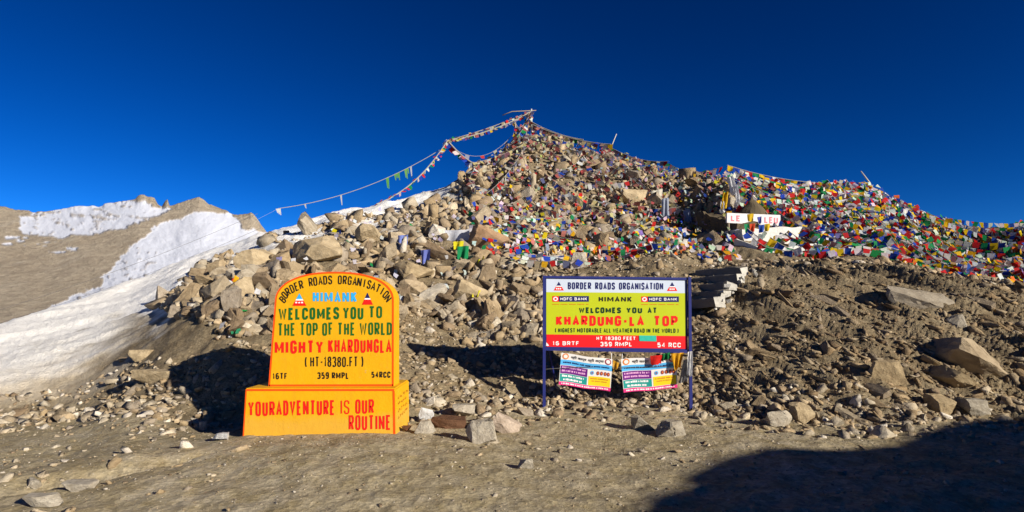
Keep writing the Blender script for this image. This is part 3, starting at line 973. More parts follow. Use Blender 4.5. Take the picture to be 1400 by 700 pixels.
_O = [(.28, 0), (.08, .06), (0, .2), (0, .8), (.08, .94), (.28, 1), (.72, 1), (.92, .94), (1, .8), (1, .2), (.92, .06), (.72, 0), (.28, 0)]
_S = [(1, .76), (.93, .92), (.72, 1), (.28, 1), (.07, .93), (0, .78), (.05, .64), (.2, .57), (.8, .45), (.95, .37), (1, .23), (.92, .07), (.7, 0), (.28, 0), (.07, .07), (0, .24)]
GLYPH = {
 'A': [[(0, 0), (.5, 1), (1, 0)], [(.17, .32), (.83, .32)]],
 'B': [[(0, 0), (0, 1), (.7, 1), (.95, .92), (.98, .68), (.75, .54), (0, .54)], [(.75, .54), (1, .42), (1, .13), (.72, 0), (0, 0)]],
 'C': [[(1, .72), (1, .82), (.9, .94), (.7, 1), (.3, 1), (.1, .94), (0, .8), (0, .2), (.1, .06), (.3, 0), (.7, 0), (.9, .06), (1, .18), (1, .28)]],
 'D': [[(0, 0), (0, 1), (.62, 1), (.9, .92), (1, .75), (1, .25), (.9, .08), (.62, 0), (0, 0)]],
 'E': [[(1, 1), (0, 1), (0, 0), (1, 0)], [(0, .53), (.82, .53)]],
 'F': [[(1, 1), (0, 1), (0, 0)], [(0, .52), (.82, .52)]],
 'G': [[(1, .74), (1, .82), (.9, .94), (.7, 1), (.3, 1), (.1, .94), (0, .8), (0, .2), (.1, .06), (.3, 0), (.7, 0), (.9, .06), (1, .18), (1, .46), (.55, .46)]],
 'H': [[(0, 0), (0, 1)], [(1, 0), (1, 1)], [(0, .52), (1, .52)]],
 'I': [[(.5, 0), (.5, 1)]],
 'K': [[(0, 0), (0, 1)], [(1, 1), (0, .40)], [(.32, .60), (1, 0)]],
 'L': [[(0, 1), (0, 0), (1, 0)]],
 'M': [[(0, 0), (0, 1)], [(1, 0), (1, 1)], [(.04, .97), (.5, .22), (.96, .97)]],
 'N': [[(0, 0), (0, 1)], [(1, 0), (1, 1)], [(.04, .97), (.96, .03)]],
 'O': [_O], '0': [_O],
 'P': [[(0, 0), (0, 1), (.74, 1), (1, .88), (1, .58), (.74, .45), (0, .45)]],
 'R': [[(0, 0), (0, 1), (.74, 1), (1, .88), (1, .60), (.74, .48), (0, .48)], [(.52, .48), (1, 0)]],
 'S': [_S],
 'T': [[(0, 1), (1, 1)], [(.5, 1), (.5, 0)]],
 'U': [[(0, 1), (0, .2), (.1, .06), (.3, 0), (.7, 0), (.9, .06), (1, .2), (1, 1)]],
 'V': [[(0, 1), (.5, 0), (1, 1)]],
 'W': [[(0, 1), (.24, 0), (.5, .85), (.76, 0), (1, 1)]],
 'Y': [[(0, 1), (.5, .48), (1, 1)], [(.5, .5), (.5, 0)]],
 '1': [[(.1, .8), (.6, 1), (.6, 0)]],
 '2': [[(0, .78), (.1, .95), (.3, 1), (.7, 1), (.95, .92), (1, .75), (.9, .55), (0, 0), (1, 0)]],
 '3': [[(0, .85), (.2, 1), (.75, 1), (1, .85), (.95, .6), (.5, .53)], [(.5, .53), (1, .42), (1, .12), (.75, 0), (.2, 0), (0, .15)]],
 '4': [[(.72, 0), (.72, 1), (0, .3), (1, .3)]],
 '5': [[(.92, 1), (.1, 1), (.04, .55), (.6, .62), (.95, .5), (1, .2), (.8, .02), (.3, 0), (0, .12)]],
 '6': [[(.95, .88), (.7, 1), (.3, 1), (0, .8), (0, .2), (.25, 0), (.75, 0), (1, .18), (1, .4), (.75, .56), (.25, .56), (0, .4)]],
 '8': [[(.3, .54), (.04, .68), (.06, .9), (.3, 1), (.7, 1), (.94, .9), (.96, .68), (.7, .54), (.3, .54)], [(.3, .54), (0, .4), (0, .12), (.3, 0), (.7, 0), (1, .12), (1, .4), (.7, .54)]],
 '9': [[(.05, .12), (.3, 0), (.7, 0), (1, .2), (1, .8), (.75, 1), (.25, 1), (0, .82), (0, .6), (.25, .44), (.75, .44), (1, .6)]],
 '-': [[(0, .45), (1, .45)]], '.': [[(.5, 0), (.5, .14)]],
 '(': [[(1, 1.05), (.2, .8), (.1, .5), (.2, .2), (1, -.05)]], ')': [[(0, 1.05), (.8, .8), (.9, .5), (.8, .2), (0, -.05)]],
}
GW = {'I': .02, 'M': .92, 'W': 1.0, 'N': .68, 'E': .50, 'F': .48, 'L': .48, 'T': .62, 'A': .66, 'V': .66, 'Y': .66, '1': .28, '-': .34, '.': .02, '(': .18, ')': .18, ' ': .30}

def ribbon(mb, pts, w, fn, mi):
    n = len(pts)
    closed = n > 3 and abs(pts[0][0] - pts[-1][0]) + abs(pts[0][1] - pts[-1][1]) < 1e-6
    if closed: pts = pts[:-1]; n -= 1
    P = [Vector((p[0], p[1])) for p in pts]
    vs = []
    for i in range(n):
        d0 = (P[i] - P[i - 1]).normalized() if (i > 0 or closed) else None
        d1 = (P[(i + 1) % n] - P[i]).normalized() if (i < n - 1 or closed) else None
        if d0 is None: d0 = d1
        if d1 is None: d1 = d0
        n0, n1 = Vector((-d0.y, d0.x)), Vector((-d1.y, d1.x))
        m = n0 + n1
        if m.length < 1e-4: m = n0.copy()
        m.normalize()
        k = min(1.0 / max(0.35, m.dot(n0)), 1.45)
        a, b = P[i] + m * (w / 2 * k), P[i] - m * (w / 2 * k)
        vs += [fn(a.x, a.y), fn(b.x, b.y)]
    fs = []
    for i in range(n if closed else n - 1):
        j = (i + 1) % n
        fs.append((2 * i, 2 * j, 2 * j + 1, 2 * i + 1))
    mb.add(vs, fs, mi)

PROUD = Vector((0, -0.0005, 0))
def put_text(mb, s, box, fn, mi, weight=0.17, slant=0.0, hand=0.0, proud=None):
    """brush or block capitals of even stroke, fitted to box (x0, y0, x1, y1), y down in picture units; fn(x, y) -> point.
    weight: stroke width over letter height; hand: how uneven the hand is"""
    x0, y0, x1, y1 = box
    h = y1 - y0
    sw = weight * h
    gap = .26
    ws = [GW.get(c, .58) for c in s]
    tot = sum(ws) + gap * (len(s) - 1)
    # the stroke itself takes width too: solve the scale in x
    sw = min(sw, 0.29 * (x1 - x0) / max(2, len(s) * .92))
    kx = (x1 - x0 - sw * len([c for c in s if c != ' '])) / tot
    if kx < h * .12: kx = (x1 - x0) / (tot + weight * len(s)); sw = weight * kx
    x = x0
    rr = random.Random(hash(s) % 1000 if False else sum(ord(c) for c in s))
    pr = proud or PROUD
    for c, w in zip(s, ws):
        if c == ' ':
            x += (w + gap) * kx; continue
        gw = w * kx
        jy, jh = rr.uniform(-1, 1) * hand * h, 1 + rr.uniform(-1, 1) * hand
        for k, poly in enumerate(GLYPH[c]):
            pp = []
            for (a, b) in poly:
                X = x + sw / 2 + a * gw + rr.uniform(-1, 1) * hand * h * .25
                Yp = y1 - sw / 2 - b * (h - sw) * jh + jy * .6 + rr.uniform(-1, 1) * hand * h * .2
                pp.append((X, Yp))
            if len(poly) > 3 and poly[0] == poly[-1]: pp[-1] = pp[0]
            off = pr * k
            ribbon(mb, pp, sw * (.66 if c in 'MN' and k == 2 else .8 if c == 'W' else 1), lambda X, Yp: fn(X, Yp + slant * (X - x0)) + off, mi)
        x += gw + sw + gap * kx

# ------------------------------------------------------------------ the yellow marker
MZ = 0.075
mk_o = Vector((unp(436, 598, 6.8).x, 6.8, MZ))
marker = empty('milestone_marker', mk_o, 'big yellow painted stone milestone with arched top and red green lettering', 'milestone')
def loc_(p): return Vector(p) - mk_o
YP, YT = 6.8, 7.0
# plinth
pbl, pbr, ptl, ptr = loc_(unp(330, 604, YP)), loc_(unp(542, 604, YP)), loc_(unp(334.5, 531, YP)), loc_(unp(541, 531, YP))
PD = 0.86
bm = bmesh.new()
zb, zt_ = -0.25, ptl.z
fr = [Vector((pbl.x, 0, zb)), Vector((pbr.x, 0, zb)), Vector((ptr.x, 0, zt_)), Vector((ptl.x, 0, zt_))]
vf = [bm.verts.new(p) for p in fr]
vb = [bm.verts.new(p + Vector((0, PD, 0))) for p in fr]
bm.faces.new(vf)
bm.faces.new(vb[::-1])
for i in range(4):
    j = (i + 1) % 4
    bm.faces.new((vf[j], vf[i], vb[i], vb[j]))
bmesh.ops.recalc_face_normals(bm, faces=bm.faces)
bmesh.ops.bevel(bm, geom=list(bm.edges), offset=0.014, segments=2, affect='EDGES')
bmesh.ops.recalc_face_normals(bm, faces=bm.faces)
me = bpy.data.meshes.new('plinth'); bm.to_mesh(me); bm.free()
me.materials.append(M['yellow'])
plinth = link(bpy.data.objects.new('plinth', me), marker)
# tablet outline
def onT(px, py, d=0.0): return loc_(unp(px, py, YT)) + Vector((0, -d, 0))
bl, br = onT(366.5, 530), onT(538.5, 530)
sl, sr = onT(376, 409), onT(538.5, 412)
pk = onT(457, 371.5)
out = [bl, br]
cxm = (sl.x + sr.x) / 2; rx = (sr.x - sl.x) / 2; zs = (sl.z + sr.z) / 2; rz = pk.z - zs
for k in range(0, 33):
    an = math.pi * k / 32
    out.append(Vector((cxm + rx * math.copysign(abs(math.cos(an)) ** 0.86, math.cos(an)), bl.y, zs + rz * math.sin(an) ** 0.92)))
TD = 0.34
def prism(out, depth, bev):
    bm = bmesh.new()
    vf = [bm.verts.new(p) for p in out]
    vb = [bm.verts.new(p + Vector((0, depth, 0))) for p in out]
    bm.faces.new(vf); bm.faces.new(vb[::-1])
    n = len(out)
    for i in range(n):
        j = (i + 1) % n
        bm.faces.new((vf[j], vf[i], vb[i], vb[j]))
    bmesh.ops.recalc_face_normals(bm, faces=bm.faces)
    if bev:
        ed = [e for e in bm.edges if (e.verts[0] in vf and e.verts[1] in vf) or (e.verts[0] in vb and e.verts[1] in vb)]
        bmesh.ops.bevel(bm, geom=ed, offset=bev, segments=2, affect='EDGES')
        bmesh.ops.recalc_face_normals(bm, faces=bm.faces)
    return bm
for p in out[:2]: p.z -= 0.03
bm = prism(out, TD, 0.010)
me = bpy.data.meshes.new('tablet'); bm.to_mesh(me); bm.free()
me.materials.append(M['yellow'])
tablet = link(bpy.data.objects.new('tablet', me), marker)

# painted border lines of tablet and plinth
def strip(mb, pts, w, mi, d=0.003, closed=False):
    """a painted line in the XZ plane along pts"""
    n = len(pts)
    vs = []
    for i, p in enumerate(pts):
        a = pts[i - 1] if (i > 0 or closed) else p
        b2 = pts[(i + 1) % n] if (i < n - 1 or closed) else p
        t = (b2 - a); t.y = 0; t.normalize()
        nn = Vector((-t.z, 0, t.x)) * (w / 2)
        for s_ in (1, -1):
            q = p + nn * s_; q = Vector((q.x, q.y - d, q.z)); vs.append(q)
    fs = []
    for i in range(n if closed else n - 1):
        j = (i + 1) % n
        fs.append((2 * i, 2 * i + 1, 2 * j + 1, 2 * j))
    mb.add(vs, fs, mi)
mb = MB()
ctr = Vector((cxm, bl.y, (bl.z + pk.z) / 2))
inner = []
for p in out[2:]:
    q = ctr + (p - ctr) * 0.985; q.x = cxm + (p.x - cxm) * 0.985
    inner.append(Vector((q.x, bl.y, q.z)))
strip(mb, [Vector((br.x - 0.012, bl.y, br.z + 0.035))] + inner + [Vector((bl.x + 0.013, bl.y, bl.z + 0.035))], 0.020, 0)
strip(mb, [Vector((bl.x + 0.01, bl.y, onT(400, 527).z)), Vector((br.x - 0.01, bl.y, onT(400, 526.5).z))], 0.022, 0)
mb.build('border_line', [M['orange_edge']], tablet)
mb = MB()
def onP(px, py, d=0.003): return loc_(unp(px, py, YP)) + Vector((0, -d, 0))
strip(mb, [Vector((ptl.x + 0.015, 0, zt_ - 0.018)), Vector((ptr.x - 0.015, 0, zt_ - 0.018))], 0.022, 0)
strip(mb, [Vector((ptr.x - 0.022, 0, zt_ - 0.03)), Vector((pbr.x - 0.022, 0, -0.04))], 0.024, 0)
strip(mb, [Vector((ptl.x + 0.02, 0, zt_ - 0.03)), Vector((pbl.x + 0.02, 0, -0.04))], 0.014, 0)
mb.build('border_line', [M['orange_edge']], plinth)

def zz(x, y): return 320 + x / 2.8, 360 + y / 2.8
mb = MB()
LM = [M['ink_black'], M['ink_green'], M['ink_red'], M['ink_blue'], M['ink_white'], M['ink_navy']]
fT = lambda x, y: onT(x, y, 0.004)
put_text(mb, 'HIMANK', (428, 398.5, 488, 413.5), fT, 3, .24,0,.03)
put_text(mb, 'WELCOMES', (381, 421, 464, 437.5), fT, 1, .19,-.012,.03)
put_text(mb, 'YOU', (469, 419.5, 497, 436.5), fT, 1, .19,0,.03)
put_text(mb, 'TO', (504.5, 418.5, 522.5, 435), fT, 1, .19,0,.03)
put_text(mb, 'THE TOP OF THE WORLD', (380, 442, 536, 459.5), fT, 1, .19,-.01,.03)
put_text(mb, 'MIGHTY', (376, 465.5, 442, 483.5), fT, 2, .24,0,.03)
put_text(mb, 'KHARDUNGLA', (449, 464, 535.5, 482.5), fT, 2, .24,-.005,.03)
put_text(mb, '( HT-18380.FT )', (417, 487.5, 497, 501.5), fT, 0, .15,0,.03)
put_text(mb, '16TF', (373, 510, 393, 518.5), fT, 0, .2,0,.03)
put_text(mb, '359 RMPL', (434, 509, 477, 518), fT, 0, .2,0,.03)
put_text(mb, '54RCC', (508, 508, 534, 516.5), fT, 0, .2,0,.03)
word = 'BORDER ROADS ORGANISATION'
arc_t = np.linspace(math.pi * 0.97, math.pi * 0.045, 400)
arc_x, arc_y = 459 + 72.5 * np.cos(arc_t), 413.5 - 31 * np.sin(arc_t) ** 0.9
arc_l = np.concatenate([[0], np.cumsum(np.hypot(np.diff(arc_x), np.diff(arc_y)))])
for i, ch in enumerate(word):
    if ch == ' ': continue
    j_ = np.searchsorted(arc_l, arc_l[-1] * i / (len(word) - 1)).clip(1, 399)
    ex, ey = arc_x[j_], arc_y[j_]
    slope = max(-0.95, min(0.95, math.atan2(arc_y[j_ - 1] - arc_y[j_], arc_x[j_] - arc_x[j_ - 1]) * 0.9))
    h_ = 12.0; w_ = GW.get(ch, .58) * 6.4; sw_ = 1.6
    for k, poly in enumerate(GLYPH[ch]):
        pp = []
        for (ga, gb) in poly:
            x, y = (ga - 0.5) * w_, (gb - 0.5) * (h_ - sw_)
            pp.append((ex + x * math.cos(slope) - y * math.sin(slope) * 0.8, ey - (x * math.sin(slope) + y * math.cos(slope))))
        o_k = PROUD * (k + (i % 3))
        ribbon(mb, pp, sw_, lambda X, Yp: fT(X, Yp) + o_k, 0)
def emblem(mb, fn, x0, y0, x1, y1, ml_red, ml_blue, ml_white):
    """a triangle badge: blue tip, pale stripe, red foot with a small pale mark"""
    h = y1 - y0; xm = (x0 + x1) / 2
    def wd(t): return (x1 - x0) / 2 * t
    def band(t0, t1, mi):
        mb.add([fn(xm - wd(t0), y0 + h * t0), fn(xm + wd(t0), y0 + h * t0), fn(xm + wd(t1), y0 + h * t1), fn(xm - wd(t1), y0 + h * t1)], [(3, 2, 1, 0)], mi)
    band(0.0, 0.46, ml_blue); band(0.46, 0.58, ml_white); band(0.58, 1.0, ml_red)
emblem(mb, fT, 400, 401, 419, 418, 2, 3, 4)
emblem(mb, fT, 495, 400, 510, 416.5, 2, 5, 4)
for k in range(3):
    mb.add([onT(404 + 4 * k, 412.6 + 0.6 * (k % 2), 0.007), onT(406.6 + 4 * k, 412.6, 0.007), onT(406.6 + 4 * k, 414.6, 0.007), onT(404 + 4 * k, 414.6, 0.007)], [(3, 2, 1, 0)], 4)
mb.build('lettering', LM, tablet)

mb = MB()
fP = lambda x, y: onP(x, y, 0.004)
put_text(mb, 'YOUR', (339.5, 549, 376, 569), fP, 0, .17, -.008, .012)
put_text(mb, 'ADVENTURE', (378, 547.5, 458, 568), fP, 0, .17, -.008, .012)
put_text(mb, 'IS', (466, 547, 478, 566), fP, 0, .17, -.008, .012)
put_text(mb, 'OUR', (486, 546, 511.5, 565.5), fP, 0, .17, -.008, .012)
put_text(mb, 'ROUTINE', (477, 567.5, 534.5, 588), fP, 0, .17, -.008, .012)
mb.build('lettering', [M['ink_red']], plinth)
# faint scrawl on the right flank of the plinth
mb = MB()
rnd = random.Random(4)
for ln in range(4):
    y = 0.12
    while y < 0.70:
        L_ = rnd.uniform(0.05, 0.14)
        z = zt_ - 0.12 - 0.075 * ln
        pts = [(y + L_ * k / 5, z + rnd.uniform(-0.018, 0.018)) for k in range(6)]
        for (ya, za), (yb, zb2) in zip(pts[:-1], pts[1:]):
            x = ptr.x + (pbr.x - ptr.x) * (zt_ - za) / (zt_ - zb) + 0.004
            mb.add([(x, ya, za - 0.007), (x, yb, zb2 - 0.007), (x, yb, zb2 + 0.007), (x, ya, za + 0.007)], [(0, 1, 2, 3)], 0)
        y += L_ + rnd.uniform(0.04, 0.07)
mb.build('scrawl', [M['scrawl']], plinth)

# ------------------------------------------------------------------ the billboard
YB_ = 8.8
bb_c = unp(842, 429, YB_)
bb_gz = ztop(bb_c.x, YB_)
bb_o = Vector((bb_c.x, YB_, bb_gz))
bill = empty('billboard', bb_o, 'lime, white and red welcome billboard on two blue metal posts', 'billboard')
ROLL = 0.0062
def onB(px, py, d=0.0):
    """picture point on the upright face of the board; the board hangs a little lower at its right end"""
    p = unp(px, py, YB_)
    return Vector((p.x - bb_o.x, -d, p.z - bb_o.z))
panel = MB()
q = [onB(745.5, 379.5), onB(939.5, 382), onB(940.5, 479.5), onB(746.5, 476)]
panel.add([Vector((p.x, 0.0, p.z)) for p in q] + [Vector((p.x, 0.03, p.z)) for p in q], [(3, 2, 1, 0), (4, 5, 6, 7), (0, 1, 5, 4), (1, 2, 6, 5), (2, 3, 7, 6), (3, 0, 4, 7)], 0)
panel_o = panel.build('panel', [M['frame_blue']], bill)
def wq(u, v, d):
    """u, v in 0..1 across the printed face"""
    a = q[0] + (q[1] - q[0]) * u; b2 = q[3] + (q[2] - q[3]) * u
    p = a + (b2 - a) * v
    return Vector((p.x, -d, p.z))
def wz(x, y, d=0.006):
    """zoomed picture coordinates on the board (1225 by 700 crop) to the face"""
    px, py = 740 + x / 5.833, 370 + y / 5.833
    return onB(px, py, d)
face = MB()
def band4(x0, yl0, yr0, x1, yl1, yr1, mi, d):
    face.add([wz(x0, yl0, d), wz(x1, yr0, d), wz(x1, yr1, d), wz(x0, yl1, d)], [(3, 2, 1, 0)], mi)
band4(40, 66, 80, 1150, 171, 180, 0, 0.003)
band4(40, 171, 180, 1152, 508, 522, 1, 0.003)
band4(42, 508, 522, 1160, 606, 624, 2, 0.003)
face.build('printed_face', [M['pale'], M['lime'], M['red']], panel_o)
mb = MB()
BM_ = [M['ink_navy'], M['ink_black'], M['ink_dark'], M['ink_red'], M['ink_white'], M['red'], M['ink_green']]
fB = lambda x, y: wz(x, y, 0.006)
put_text(mb, 'BORDER', (212, 93, 398, 149), fB, 0, 0.26, .004)
put_text(mb, 'ROADS', (430, 94, 588, 151), fB, 0, 0.26, .004)
put_text(mb, 'ORGANISATION', (620, 95, 972, 152), fB, 0, 0.26, .004)
put_text(mb, 'HIMANK', (458, 205, 722, 250), fB, 1, 0.24, .004)
put_text(mb, 'WELCOMES', (300, 292, 636, 339), fB, 2, 0.27, .004)
put_text(mb, 'YOU', (678, 293, 804, 340), fB, 2, 0.27, .004)
put_text(mb, 'AT', (848, 294, 922, 341), fB, 2, 0.27, .004)
put_text(mb, 'KHARDUNG-LA', (118, 357, 820, 440), fB, 3, 0.25, .004)
put_text(mb, 'TOP', (895, 360, 1088, 443), fB, 3, 0.25, .004)
put_text(mb, '( HIGHEST MOTORABLE ALL WEATHER ROAD IN THE WORLD )', (110, 458, 1095, 493), fB, 2, 0.17, .004)
put_text(mb, 'HT 18380 FEET', (440, 525, 752, 553), fB, 4, 0.2, .004)
put_text(mb, '359 RMPL', (470, 568, 722, 603), fB, 4, 0.2, .004)
put_text(mb, '16 BRTF', (90, 563, 300, 595), fB, 4, 0.2, .004)
put_text(mb, '54 RCC', (925, 574, 1112, 611), fB, 4, 0.2, .004)
mb.add([wz(40, 572), wz(60, 594), wz(60, 600), wz(40, 600)], [(3, 2, 1, 0)], 4)
for x0, x1, y0, y1 in ((88, 380, 203, 248), (797, 1097, 206, 250)):
    mb.add([wz(x0 + 52, y0, .005), wz(x1, y0, .005), wz(x1, y1, .005), wz(x0 + 52, y1, .005)], [(3, 2, 1, 0)], 0)
    mb.add([wz(x0, y0, .005), wz(x0 + 52, y0, .005), wz(x0 + 52, y1, .005), wz(x0, y1, .005)], [(3, 2, 1, 0)], 5)
    cxx, cyy = x0 + 26, (y0 + y1) / 2
    ring_ = [wz(cxx + 19 * math.cos(k * math.pi / 8), cyy + 17 * math.sin(k * math.pi / 8), .007) for k in range(16)]
    mb.add(ring_, [tuple(range(15, -1, -1))], 4)
    mb.add([wz(cxx - 8, cyy - 8, .009), wz(cxx + 8, cyy - 8, .009), wz(cxx + 8, cyy + 8, .009), wz(cxx - 8, cyy + 8, .009)], [(3, 2, 1, 0)], 5)
    put_text(mb, 'HDFC BANK', (x0 + 64, y0 + 11, x1 - 16, y1 - 11), lambda x, y: wz(x, y, .008), 4, .2)
    n_ = 26
    for k in range(n_):      # the fine line of print under each badge, too small to read
        xa = x0 + (x1 - x0) * k / n_
        if k % 6 == 5: continue
        mb.add([wz(xa, y1 + 18), wz(xa + 8, y1 + 18), wz(xa + 8, y1 + 22), wz(xa, y1 + 22)], [(3, 2, 1, 0)], 3)
emblem(mb, fB, 100, 88, 180, 158, 3, 0, 4)
emblem(mb, fB, 1002, 92, 1085, 162, 3, 0, 4)
for x0, y0 in ((118, 138), (1022, 142)):
    for k in range(3):
        mb.add([wz(x0 + 15 * k, y0, .009), wz(x0 + 10 + 15 * k, y0, .009), wz(x0 + 10 + 15 * k, y0 + 12, .009), wz(x0 + 15 * k, y0 + 12, .009)], [(3, 2, 1, 0)], 4)
mb.build('lettering', BM_, panel_o)
# raised steel frame round the face
mb = MB()
def bar(p0, p1, w, d0, d1, mi=0):
    t = (p1 - p0).normalized(); n = Vector((-t.z, 0, t.x)) * w / 2
    vs = []
    for y in (-d0, d1):
        vs += [p0 - n + Vector((0, y, 0)), p1 - n + Vector((0, y, 0)), p1 + n + Vector((0, y, 0)), p0 + n + Vector((0, y, 0))]
    mb.add(vs, [(0, 1, 2, 3), (7, 6, 5, 4), (4, 5, 1, 0), (5, 6, 2, 1), (6, 7, 3, 2), (7, 4, 0, 3)], mi)
cs = [Vector((p.x, 0, p.z)) for p in q]
bar(cs[0] + Vector((-.015, 0, .008)), cs[1] + Vector((.02, 0, .008)), 0.036, 0.02, 0.04)
bar(cs[3] + Vector((-.015, 0, -.010)), cs[2] + Vector((.02, 0, -.010)), 0.046, 0.02, 0.04)
mb.build('frame', [M['frame_blue']], panel_o)
for px_, pxt in ((743.8, 744.0), (943.8, 942.0)):
    mb = MB()
    top = onB(pxt, 377 if px_ < 800 else 379); bot = onB(px_, 566)
    gx_ = bot.x + bb_o.x
    bz = ztop(gx_, YB_) - bb_o.z - 0.15
    bar2 = [(top.x, 0.012, top.z), (bot.x, 0.012, bz)]
    dx = bar2[1][0] - bar2[0][0]
    vs = []
    for (x, y, z) in bar2:
        for sx, sy in ((-1, -1), (1, -1), (1, 1), (-1, 1)):
            vs.append((x + sx * 0.0215, y + sy * 0.0215 - 0.03, z))
    mb.add(vs, [(0, 1, 2, 3), (7, 6, 5, 4), (1, 0, 4, 5), (2, 1, 5, 6), (3, 2, 6, 7), (0, 3, 7, 4)], 0)
    mb.build('post', [M['frame_blue']], bill)
    mb = MB()
    mb.tube([(bot.x + (0.03 if px_ < 800 else -0.03), 0.05, top.z * 0.62), (bot.x + (0.25 if px_ < 800 else -0.1), 0.75, ztop(gx_ + 0.1, YB_ + 0.75) - bb_o.z - 0.1)], 0.016, 6)
    mb.build('stay', [M['frame_blue']], bill)
mb = MB()
mb.add([wz(780, 517, .010), wz(916, 519, .010), wz(918, 564, .010), wz(782, 561, .010)], [(3, 2, 1, 0)], 0)
mb.build('sticker', [M['teal']], panel_o)
mb = MB()
mb.tube([onB(742, 505, 0.0) , onB(790, 502, -.03), onB(850, 503, -.03), onB(944, 500, 0.0)], 0.004, 5)
mb.build('tie_wire', [M['wire']], bill)

# two small printed banners hanging below
def banner(c, label, YY, covered):
    """c: picture corners TL TR BR BL"""
    P = [unp(x, y, YY) for x, y in c]
    o_ = (P[0] + P[1]) / 2
    def bil(u, v, d=0.0):
        p = (P[0] * (1 - u) + P[1] * u) * (1 - v) + (P[3] * (1 - u) + P[2] * u) * v
        return p - o_ + Vector((0, 0.035 * math.sin(u * 3.0 + 0.6) * math.sin(v * 2.6) - 0.02 * u - d, 0.006 * math.sin(u * 9)))
    mats = [M['ban_white'], M['ban_blue'], M['ban_purple'], M['ban_teal'], M['ban_yellow'], M['ban_pink'], M['ink_black'], M['ban_lilac'], M['ban_orange'], M['ban_maroon'], M['ink_white'], M['ink_navy']]
    mb = MB()
    def patch_(u0, v0, u1, v1, mi, d, nu=8, nv=4):
        vs, fs = [], []
        for j in range(nv + 1):
            for i in range(nu + 1):
                vs.append(bil(u0 + (u1 - u0) * i / nu, v0 + (v1 - v0) * j / nv, d))
        for j in range(nv):
            for i in range(nu):
                k = j * (nu + 1) + i
                fs.append((k + nu + 1, k + nu + 2, k + 1, k))
        mb.add(vs, fs, mi)
    patch_(0, 0, 1, 1, 0, 0, 14, 10)
    patch_(0, .205, 1, .375, 1, .002, 14, 2)
    patch_(.01, .39, .54, .64, 2, .002)
    patch_(.01, .65, .54, .885, 3, .002)
    patch_(.565, .60, .985, .885, 4, .002)
    patch_(0, .895, 1, 1.0, 5, .002, 14, 2)
    def tx(s, u0, v0, u1, v1, mi, bold=0.02):
        put_type(mb, s, (u0, v0, u1, v1), lambda x, y: bil(x, y, .005), mi, bold)
    tx('श्री कार्य', .20, .05, .50, .17, 6, .012)
    tx('श्री वर्मा', .53, .05, .84, .17, 6, .012)
    for uc in (.09, .92):
        pts = [bil(uc + .062 * math.cos(k * math.pi / 8), .10 + .095 * math.sin(k * math.pi / 8), .004) for k in range(16)]
        mb.add(pts, [tuple(range(15, -1, -1))], 8 if uc < .5 else 9)
        pts = [bil(uc + .040 * math.cos(k * math.pi / 8), .10 + .060 * math.sin(k * math.pi / 8), .006) for k in range(16)]
        mb.add(pts, [tuple(range(15, -1, -1))], 0)
        tx('ॐ', uc - .02, .075, uc + .02, .125, 9)
    rr = random.Random(int(c[0][0]))
    def tiny(u0, u1, v, h, mi):        # a line of print too small to read
        u = u0
        while u < u1:
            w = rr.uniform(.012, .035)
            patch_(u, v + rr.uniform(0, h * .25), min(u + w, u1), v + h, mi, .004, 1, 1)
            u += w + rr.choice((.006, .006, .02))
    tiny(.05, .95, .26, .05, 11)
    tiny(.04, .50, .42, .06, 7); tiny(.04, .50, .52, .06, 7)
    tiny(.05, .48, .68, .06, 10); tiny(.08, .44, .79, .06, 10)
    tiny(.60, .94, .65, .035, 8); tiny(.63, .92, .73, .03, 8)
    tiny(.05, .95, .925, .045, 10)
    for k, uu in enumerate((.63, .74, .81, .88, .94)):
        pts = [bil(uu + (.035 if k == 0 else .028) * math.cos(j * math.pi / 6), .49 + .062 * math.sin(j * math.pi / 6), .004) for j in range(12)]
        mb.add(pts, [tuple(range(11, -1, -1))], 1 if k == 0 else 9)
        pts = [bil(uu + .014 * math.cos(j * math.pi / 6), .49 + .03 * math.sin(j * math.pi / 6), .006) for j in range(12)]
        mb.add(pts, [tuple(range(11, -1, -1))], 9 if k == 0 else 8)
    # cords up to the board
    for u in (0.02, 0.98):
        a = bil(u, 0.0); mb.tube([a, a + Vector((0.01, 0.02, 0.10 if u < .5 else 0.14))], 0.004, 4, 10)
    b_ = mb.build('hanging_banner', mats)
    b_.location = o_
    return tag(b_, label, 'banner', 'printed banners hanging below the billboard')
banner([(767.5, 482.5), (837, 491.5), (834, 535), (764, 526)], 'left small printed banner sloping down to the right below the billboard', 8.83, False)
banner([(849, 491), (924, 486), (925.5, 530), (853, 537)], 'right small printed banner half covered by red and green cloths', 8.83, True)

def cloth_piece(name, corners, YY, col, label, cat, folds=3, amp=0.02, n=10, m=8, seed=0):
    """a hanging rag: picture corners TL TR BR BL, with folds and a ragged hem"""
    rr = random.Random(seed)
    P = [unp(x, y, YY) for x, y in corners]
    o_ = (P[0] + P[1]) / 2
    mb = MB()
    vs, fs = [], []
    hem = [rr.uniform(-0.10, 0.05) for _ in range(n + 1)]
    for j in range(m + 1):
        for i in range(n + 1):
            u, v = i / n, j / m
            vv = v * (1 + hem[i])
            p = (P[0] * (1 - u) + P[1] * u) * (1 - vv) + (P[3] * (1 - u) + P[2] * u) * vv
            p = p + Vector((rr.uniform(-.004, .004), amp * math.sin(u * folds * 6.28 + v * 1.3 + seed) * (0.4 + v) - 0.01, rr.uniform(-.004, .004)))
            vs.append(p - o_)
    for j in range(m):
        for i in range(n):
            k = j * (n + 1) + i
            fs.append((k + n + 1, k + n + 2, k + 1, k))
    mb.add(vs, fs, 0, col)
    ob = mb.build(name, [M['cloth']], None, True)
    ob.location = o_
    return tag(ob, label, cat)
